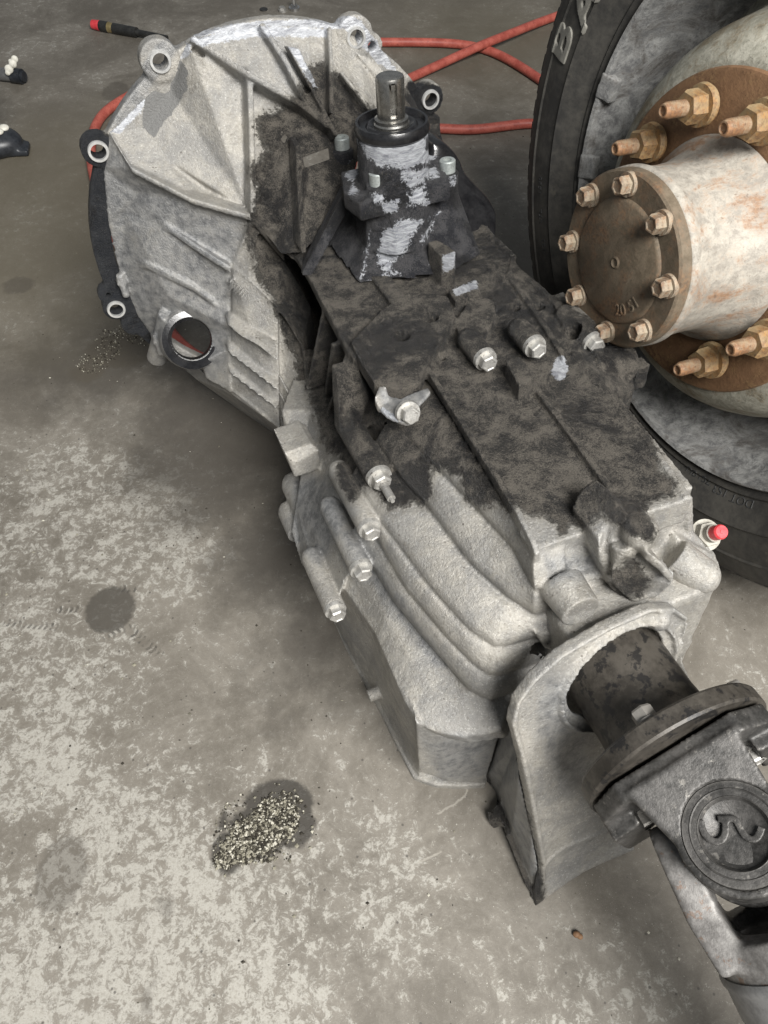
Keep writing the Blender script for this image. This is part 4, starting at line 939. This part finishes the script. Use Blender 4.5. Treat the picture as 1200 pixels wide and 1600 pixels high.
# hub body: outer face at h=0
wl('hub_body', [(.0, -.012), (.0815, -.012), (.0835, -.014), (.0838, -.020), (.0805, -.026), (.079, -.05), (.0805, -.075), (.086, -.090), (.095, -.100), (.098, -.107), (.06, -.108)], HUBM, angle=50)
hcap = wl('hub_cap', [(0, .0030), (.003, .0030), (.0045, .0044), (.0062, .0032), (.055, .0032), (.0575, .0018), (.0585, .0), (.0800, .0), (.0822, -.0018), (.0822, -.0125), (0, -.0125)], CAPM)
bh = hexbolt_mesh(.0088, .0105, .0112, .003)
for k in range(8):
    a = math.radians(17 + 45 * k); p = C0 + WX * .0705 * math.cos(a) + WU * .0705 * math.sin(a) + WN * .0004
    place('hub_bolt', bh, BOLTM, WH, p, WN, random.uniform(0, 1))
# embossed numbers on the cap
ac, rc = wang(979, 483, .004)
tx = arctext('20 51', .016, rc, ac, 1.0, CAPM, hcap, lambda r: .0032, .0012, flip=True, bold=.0002); tx.name = 'raised_number'
# studs, nuts, washers
nut_me = bmesh.new(); 
nr = .0150
rings = []
for z_, k in ((.0, 1), (.014, 1), (.017, .88)):
    rings.append([nut_me.verts.new((nr * k * math.cos(math.pi / 3 * i), nr * k * math.sin(math.pi / 3 * i), z_)) for i in range(6)])
for a, b in zip(rings[:-1], rings[1:]):
    for i in range(6): nut_me.faces.new((a[i], a[(i + 1) % 6], b[(i + 1) % 6], b[i]))
nut_me.faces.new(rings[-1]); rod(nut_me, (0, 0, -.004), (0, 0, .001), .0195, .0185, 32); rod(nut_me, (0, 0, -.008), (0, 0, -.004), .0175, .0175, 32)
nut_me = tomesh(nut_me, angle=25)
pr_ = [(0, -.01)]; zz = -.01
while zz < .048: pr_ += [(.0075, zz), (.0062, zz + .0011)]; zz += .0022
pr_ += [(.0070, .048), (.0058, .0515), (.0045, .0517), (.004, .050), (0, .050)]
stud_me = tomesh(lathe(pr_, 20), angle=60)
STPX = [(1040, 173), (965, 232), (1135, 200), (1062, 577)]
sa = []
for x, y in STPX:
    p = hit(x, y, WN, C0 @ WN - .058) - C0; sa.append((math.degrees(math.atan2(p @ WU, p @ WX)), float(np.hypot(p @ WU, p @ WX))))
print('studs', sa)
SR = float(np.median([r for _, r in sa])); off = sa[0][0]
angs = [a for a, _ in sa] + [sa[3][0] + 36]
for k, a in enumerate(angs):
    a = math.radians(a); r = sa[k][1] if k < 4 else SR
    p = C0 + (WX * math.cos(a) + WU * math.sin(a)) * r - WN * .106
    st = place('wheel_stud', stud_me, STUDM, WH, p + WN * .0, WN)
    nt_ = place('nut', nut_me, NUTM, st, p + WN * .009, WN, random.uniform(0, 1))
# wheel weights clipped on the rim edge
for x, y, r in ((938, 135, .02), (911, 262, .016)):
    a, rr = wang(x, y, -.156); wt = bmesh.new()
    for j in range(6):
        a0, a1 = a + (j - 3) * .018, a + (j - 2) * .018
        c = lambda an, r_: C0 + (WX * math.cos(an) + WU * math.sin(an)) * r_
        slab(wt, [c(a0, .258) - WN * .163, c(a1, .258) - WN * .163, c(a1, .277) - WN * .1545, c(a0, .277) - WN * .1545], -WN * .012)
    link('wheel_weight', cast(wt, .002, 6), RIMM, rimo)

# ================================================================== RED AIR HOSE
def tube_curve(name, pts, r, mat, parent=None, res=8):
    cu = bpy.data.curves.new(name, 'CURVE'); cu.dimensions = '3D'; cu.bevel_depth = r; cu.bevel_resolution = 5; cu.resolution_u = res
    sp = cu.splines.new('NURBS'); sp.points.add(len(pts) - 1); sp.use_endpoint_u = True; sp.order_u = 4
    for i, p in enumerate(pts): sp.points[i].co = (*p, 1)
    cu.use_fill_caps = True
    o = bpy.data.objects.new(name, cu); COL.objects.link(o); bpy.context.view_layer.update(); me = evald(o); bpy.data.objects.remove(o)
    me.polygons.foreach_set('use_smooth', [True] * len(me.polygons))
    return link(name, me, mat, parent)
hz = .0105
ho = [(60, 330), (100, 250)]
pts = [P(x, y, z=z) for x, y, z in ((1010, -40, hz), (900, 15, hz), (848, 32, hz), (800, 52, hz + .014), (752, 70, hz + .018), (700, 95, hz + .004), (640, 122, hz), (560, 160, hz), (545, 330, hz), (470, 450, hz), (400, 540, hz), (345, 575, hz), (292, 552, hz), (250, 500, hz), (200, 420, hz), (150, 300, hz), (138, 235, hz), (150, 185, hz), (185, 158, hz), (260, 120, hz), (330, 85, hz), (420, 70, hz), (520, 66, hz), (600, 66, hz), (680, 66, hz), (740, 70, hz), (790, 88, hz), (850, 128, hz), (900, 165, hz), (930, 200, hz), (900, 215, hz), (850, 190, hz), (800, 195, hz), (740, 204, hz), (700, 201, hz), (660, 200, hz), (600, 190, hz), (575, 250, hz), (570, 330, hz))]
tag(tube_curve('air_hose', pts, .0098, HOSE), 'long red rubber air hose looped on the floor behind the bell housing', 'hose')

# ================================================================== SMALL THINGS ON THE FLOOR
def alongfloor(a, b, h): A_ = P(*a, z=h); B_ = P(*b, z=h); return A_, B_
A_, B_ = alongfloor((145, 38), (275, 62), .012); d = (B_ - A_) / np.linalg.norm(B_ - A_); ln = np.linalg.norm(B_ - A_)
PB = empty('air_gun_extension', (float(A_[0]), float(A_[1]), 0)); tag(PB, 'black rubber handled air tool with red tip behind the bell housing', 'air tool')
bm = bmesh.new(); rod(bm, A_, A_ + d * .022, .0105, .012, 20); link('tip', tomesh(bm), REDP, PB)
bm = bmesh.new(); rod(bm, A_ + d * .022, A_ + d * .046, .012, .012, 20); rod(bm, A_ + d * .060, A_ + d * .125, .0118, .0112, 20); link('grip', tomesh(bm), BLKR, PB)
bm = bmesh.new(); rod(bm, A_ + d * .046, A_ + d * .060, .0122, .0095, 20); link('collar', tomesh(bm), BRASS, PB)
bm = bmesh.new(); rod(bm, A_ + d * .125, A_ + d * .21, .0075, .006, 16); link('hose_tail', tomesh(bm), BLKR, PB)
# cut off stand foot at the left edge
fo_ = P(-20, 222, z=0); FT = empty('stand_foot', (float(fo_[0]), float(fo_[1]), 0)); tag(FT, 'black rounded metal stand foot at the left edge of the floor', 'stand foot')
bm = bmesh.new(); c = P(-22, 222, z=.02)
ball(bm, c, .075, (1, .62, .42), sub=4); slab(bm, [P(-60, 250, z=.001), P(46, 245, z=.001), P(49, 228, z=.001), P(-60, 215, z=.001)], Z * .012)
fm_ = cast(bm, .003, 5); link('foot', fm_, BLACKP, FT)
bm = bmesh.new(); rod(bm, P(-22, 205, z=.045), P(-40, 60, z=.25), .02, .02, 24); link('post', tomesh(bm), BLACKP, FT)
bm = bmesh.new(); ball(bm, P(5, 200, z=.044), .012, (1, 1, .5), sub=2); ball(bm, P(-2, 206, z=.047), .010, (1, 1, .5), sub=2); link('paint_chip', tomesh(bm), PALEF, FT)
# coupling at left edge with pale tape
a = P(-30, 112, z=.016); b = P(22, 118, z=.016); d = (b - a) / np.linalg.norm(b - a)
CP = empty('hose_coupling', (float(b[0]), float(b[1]), 0)); tag(CP, 'grey steel hose coupling with pale crumpled tape at left edge', 'coupling')
bm = bmesh.new(); rod(bm, a, b, .014, .013, 24); link('barrel', tomesh(bm), TUBE, CP)
bm = bmesh.new(); rod(bm, b - d * .004, b + d * .020, .0155, .0155, 24); rod(bm, b + d * .020, b + d * .026, .012, .011, 20); link('knurled_end', tomesh(bm), BLACKP, CP)
bm = bmesh.new()
for x, y, z_, r in ((14, 108, .036, .010), (20, 100, .046, .009), (23, 92, .055, .008), (17, 96, .050, .006), (12, 114, .030, .006)): ball(bm, P(x, y, z=z_), r, (1, .7, 1), sub=2)
link('tape', cast(bm, .0016, 2), PALEF, CP)
# chrome nozzle beyond the bell
p = P(460, 15, z=.0); NZ = empty('chrome_fitting', (float(p[0]), float(p[1]), 0)); tag(NZ, 'bright chrome air fitting standing on the floor above the bell housing', 'fitting')
bm = bmesh.new(); rod(bm, p + Z * .0, p + Z * .006, .014, .014, 28); rod(bm, p + Z * .006, p + Z * .012, .010, .008, 6); rod(bm, p + Z * .012, p + Z * .03, .0055, .005, 16); link('body', tomesh(bm, angle=30), CHROME, NZ)
q = P(441, 14, z=.006); bm = bmesh.new(); rod(bm, q, q + Z * .005, .009, .008, 6); rod(bm, q - Z * .006, q, .010, .010, 20)
tag(link('loose_nut', tomesh(bm, angle=30), STEEL), 'small grey loose nut lying left of the chrome fitting', 'nut')
q = P(412, 15, z=.0005); bm = bmesh.new(); rod(bm, q, q + Z * .002, .0105, .0100, 28); tag(link('rubber_disc', tomesh(bm), BLKR), 'flat black rubber disc on floor above the bell rim', 'disc')
# rusty nut-like crumb, front right
q = P(901, 1460, z=.004); bm = bmesh.new(); ball(bm, q, .0042, (1, .8, .9), sub=2); ball(bm, q + X * .004 if False else q + np.array([.003, -.002, .001]), .003, sub=2)
tag(link('rusty_crumb', cast(bm, .0007, 1), RUSTD), 'tiny rusty metal crumb on the floor below the tail plate', 'debris')
# absorbent granules: two heaps, one stuff object each
def granules(name, spots, n, label, cat, smin=.0008, smax=.0021, mat=None):
    verts = []; faces = []
    base = np.array([(1, 0, 0), (-1, 0, 0), (0, 1, 0), (0, -1, 0), (0, 0, 1), (0, 0, -1)], float); fs = [(0, 2, 4), (2, 1, 4), (1, 3, 4), (3, 0, 4), (2, 0, 5), (1, 2, 5), (3, 1, 5), (0, 3, 5)]
    wsum = sum(s[4] for s in spots)
    for (cx, cy, rx, ry, wgt, ht) in spots:
        for _ in range(int(n * wgt / wsum)):
            a = rng.uniform(0, 2 * math.pi); r = math.sqrt(rng.uniform()) * (1 if rng.uniform() < .93 else 1.25)
            p = P(cx + rx * r * math.cos(a), cy + ry * r * math.sin(a), z=0); sz = smin + (smax * 1.25 - smin) * rng.uniform() ** 2.2
            h_ = ht * max(0, 1 - r) * rng.uniform(.2, 1)
            R_ = Matrix.Rotation(rng.uniform(0, 6.28), 3, Vector(rng.normal(size=3)).normalized()); k = len(verts)
            for b_ in base * rng.uniform(.6, 1.2, 3):
                q = R_ @ Vector(b_ * sz); verts.append((p[0] + q.x, p[1] + q.y, max(.0002, p[2] + q.z + sz * .5 + h_)))
            faces += [(k + i, k + j, k + l) for i, j, l in fs]
    me = bpy.data.meshes.new(name); me.from_pydata(verts, [], faces); tag(link(name, me, mat), label, cat, kind='stuff')
def m_gran(name):
    t = NT(name); r = t.n.new('ShaderNodeNewGeometry').outputs['Random Per Island']
    c = t.mix(t.ramp(r, .30, .75), (.035, .031, .024), (.24, .225, .175)); c = t.mix(t.ramp(r, .80, .88), c, (.46, .44, .37)); return t.out(c, .9, 0.0, None, .2)
GRM = m_gran('absorbent_grit')
granules('absorbent_grit', [(430, 1282, 38, 34, 3.2, .002), (400, 1306, 40, 30, 4.5, .003), (368, 1330, 24, 20, 3.6, .003), (350, 1345, 16, 12, .9, .001), (440, 1255, 34, 18, .5, .001), (395, 1335, 45, 14, .7, .0), (420, 1290, 80, 66, .35, .0), (352, 1310, 20, 60, .3, 0)], 5200, 'heap of pale absorbent granules soaked with oil on the front floor', 'granules', mat=GRM)
granules('scattered_grit', [(170, 540, 22, 24, 4, .001), (145, 568, 26, 16, 3, .001), (205, 520, 30, 14, 3, .001), (230, 530, 30, 12, 2, .001)], 420, 'thin scatter of pale granules on floor beside the bell flange', 'granules', .0008, .0016, GRM)
# fine dirt crumbs over the near floor
def crumbs():
    verts = []; faces = []; base = np.array([(1, 0, 0), (-1, 0, 0), (0, 1, 0), (0, -1, 0), (0, 0, 1), (0, 0, -1)], float); fs = [(0, 2, 4), (2, 1, 4), (1, 3, 4), (3, 0, 4), (2, 0, 5), (1, 2, 5), (3, 1, 5), (0, 3, 5)]
    for _ in range(1300):
        p = np.array([rng.uniform(-.6, .8), rng.uniform(-.1, 1.6), 0]); sz = abs(rng.normal()) * .0007 + .0003; k = len(verts)
        for b_ in base * rng.uniform(.5, 1.5, 3): verts.append((p[0] + b_[0] * sz, p[1] + b_[1] * sz, max(.0001, b_[2] * sz * .7 + sz * .4)))
        faces += [(k + i, k + j, k + l) for i, j, l in fs]
    me = bpy.data.meshes.new('dirt_crumbs'); me.from_pydata(verts, [], faces); tag(link('dirt_crumbs', me, GRM), 'fine dirt crumbs and chips scattered over the concrete', 'dirt', kind='stuff')
crumbs()
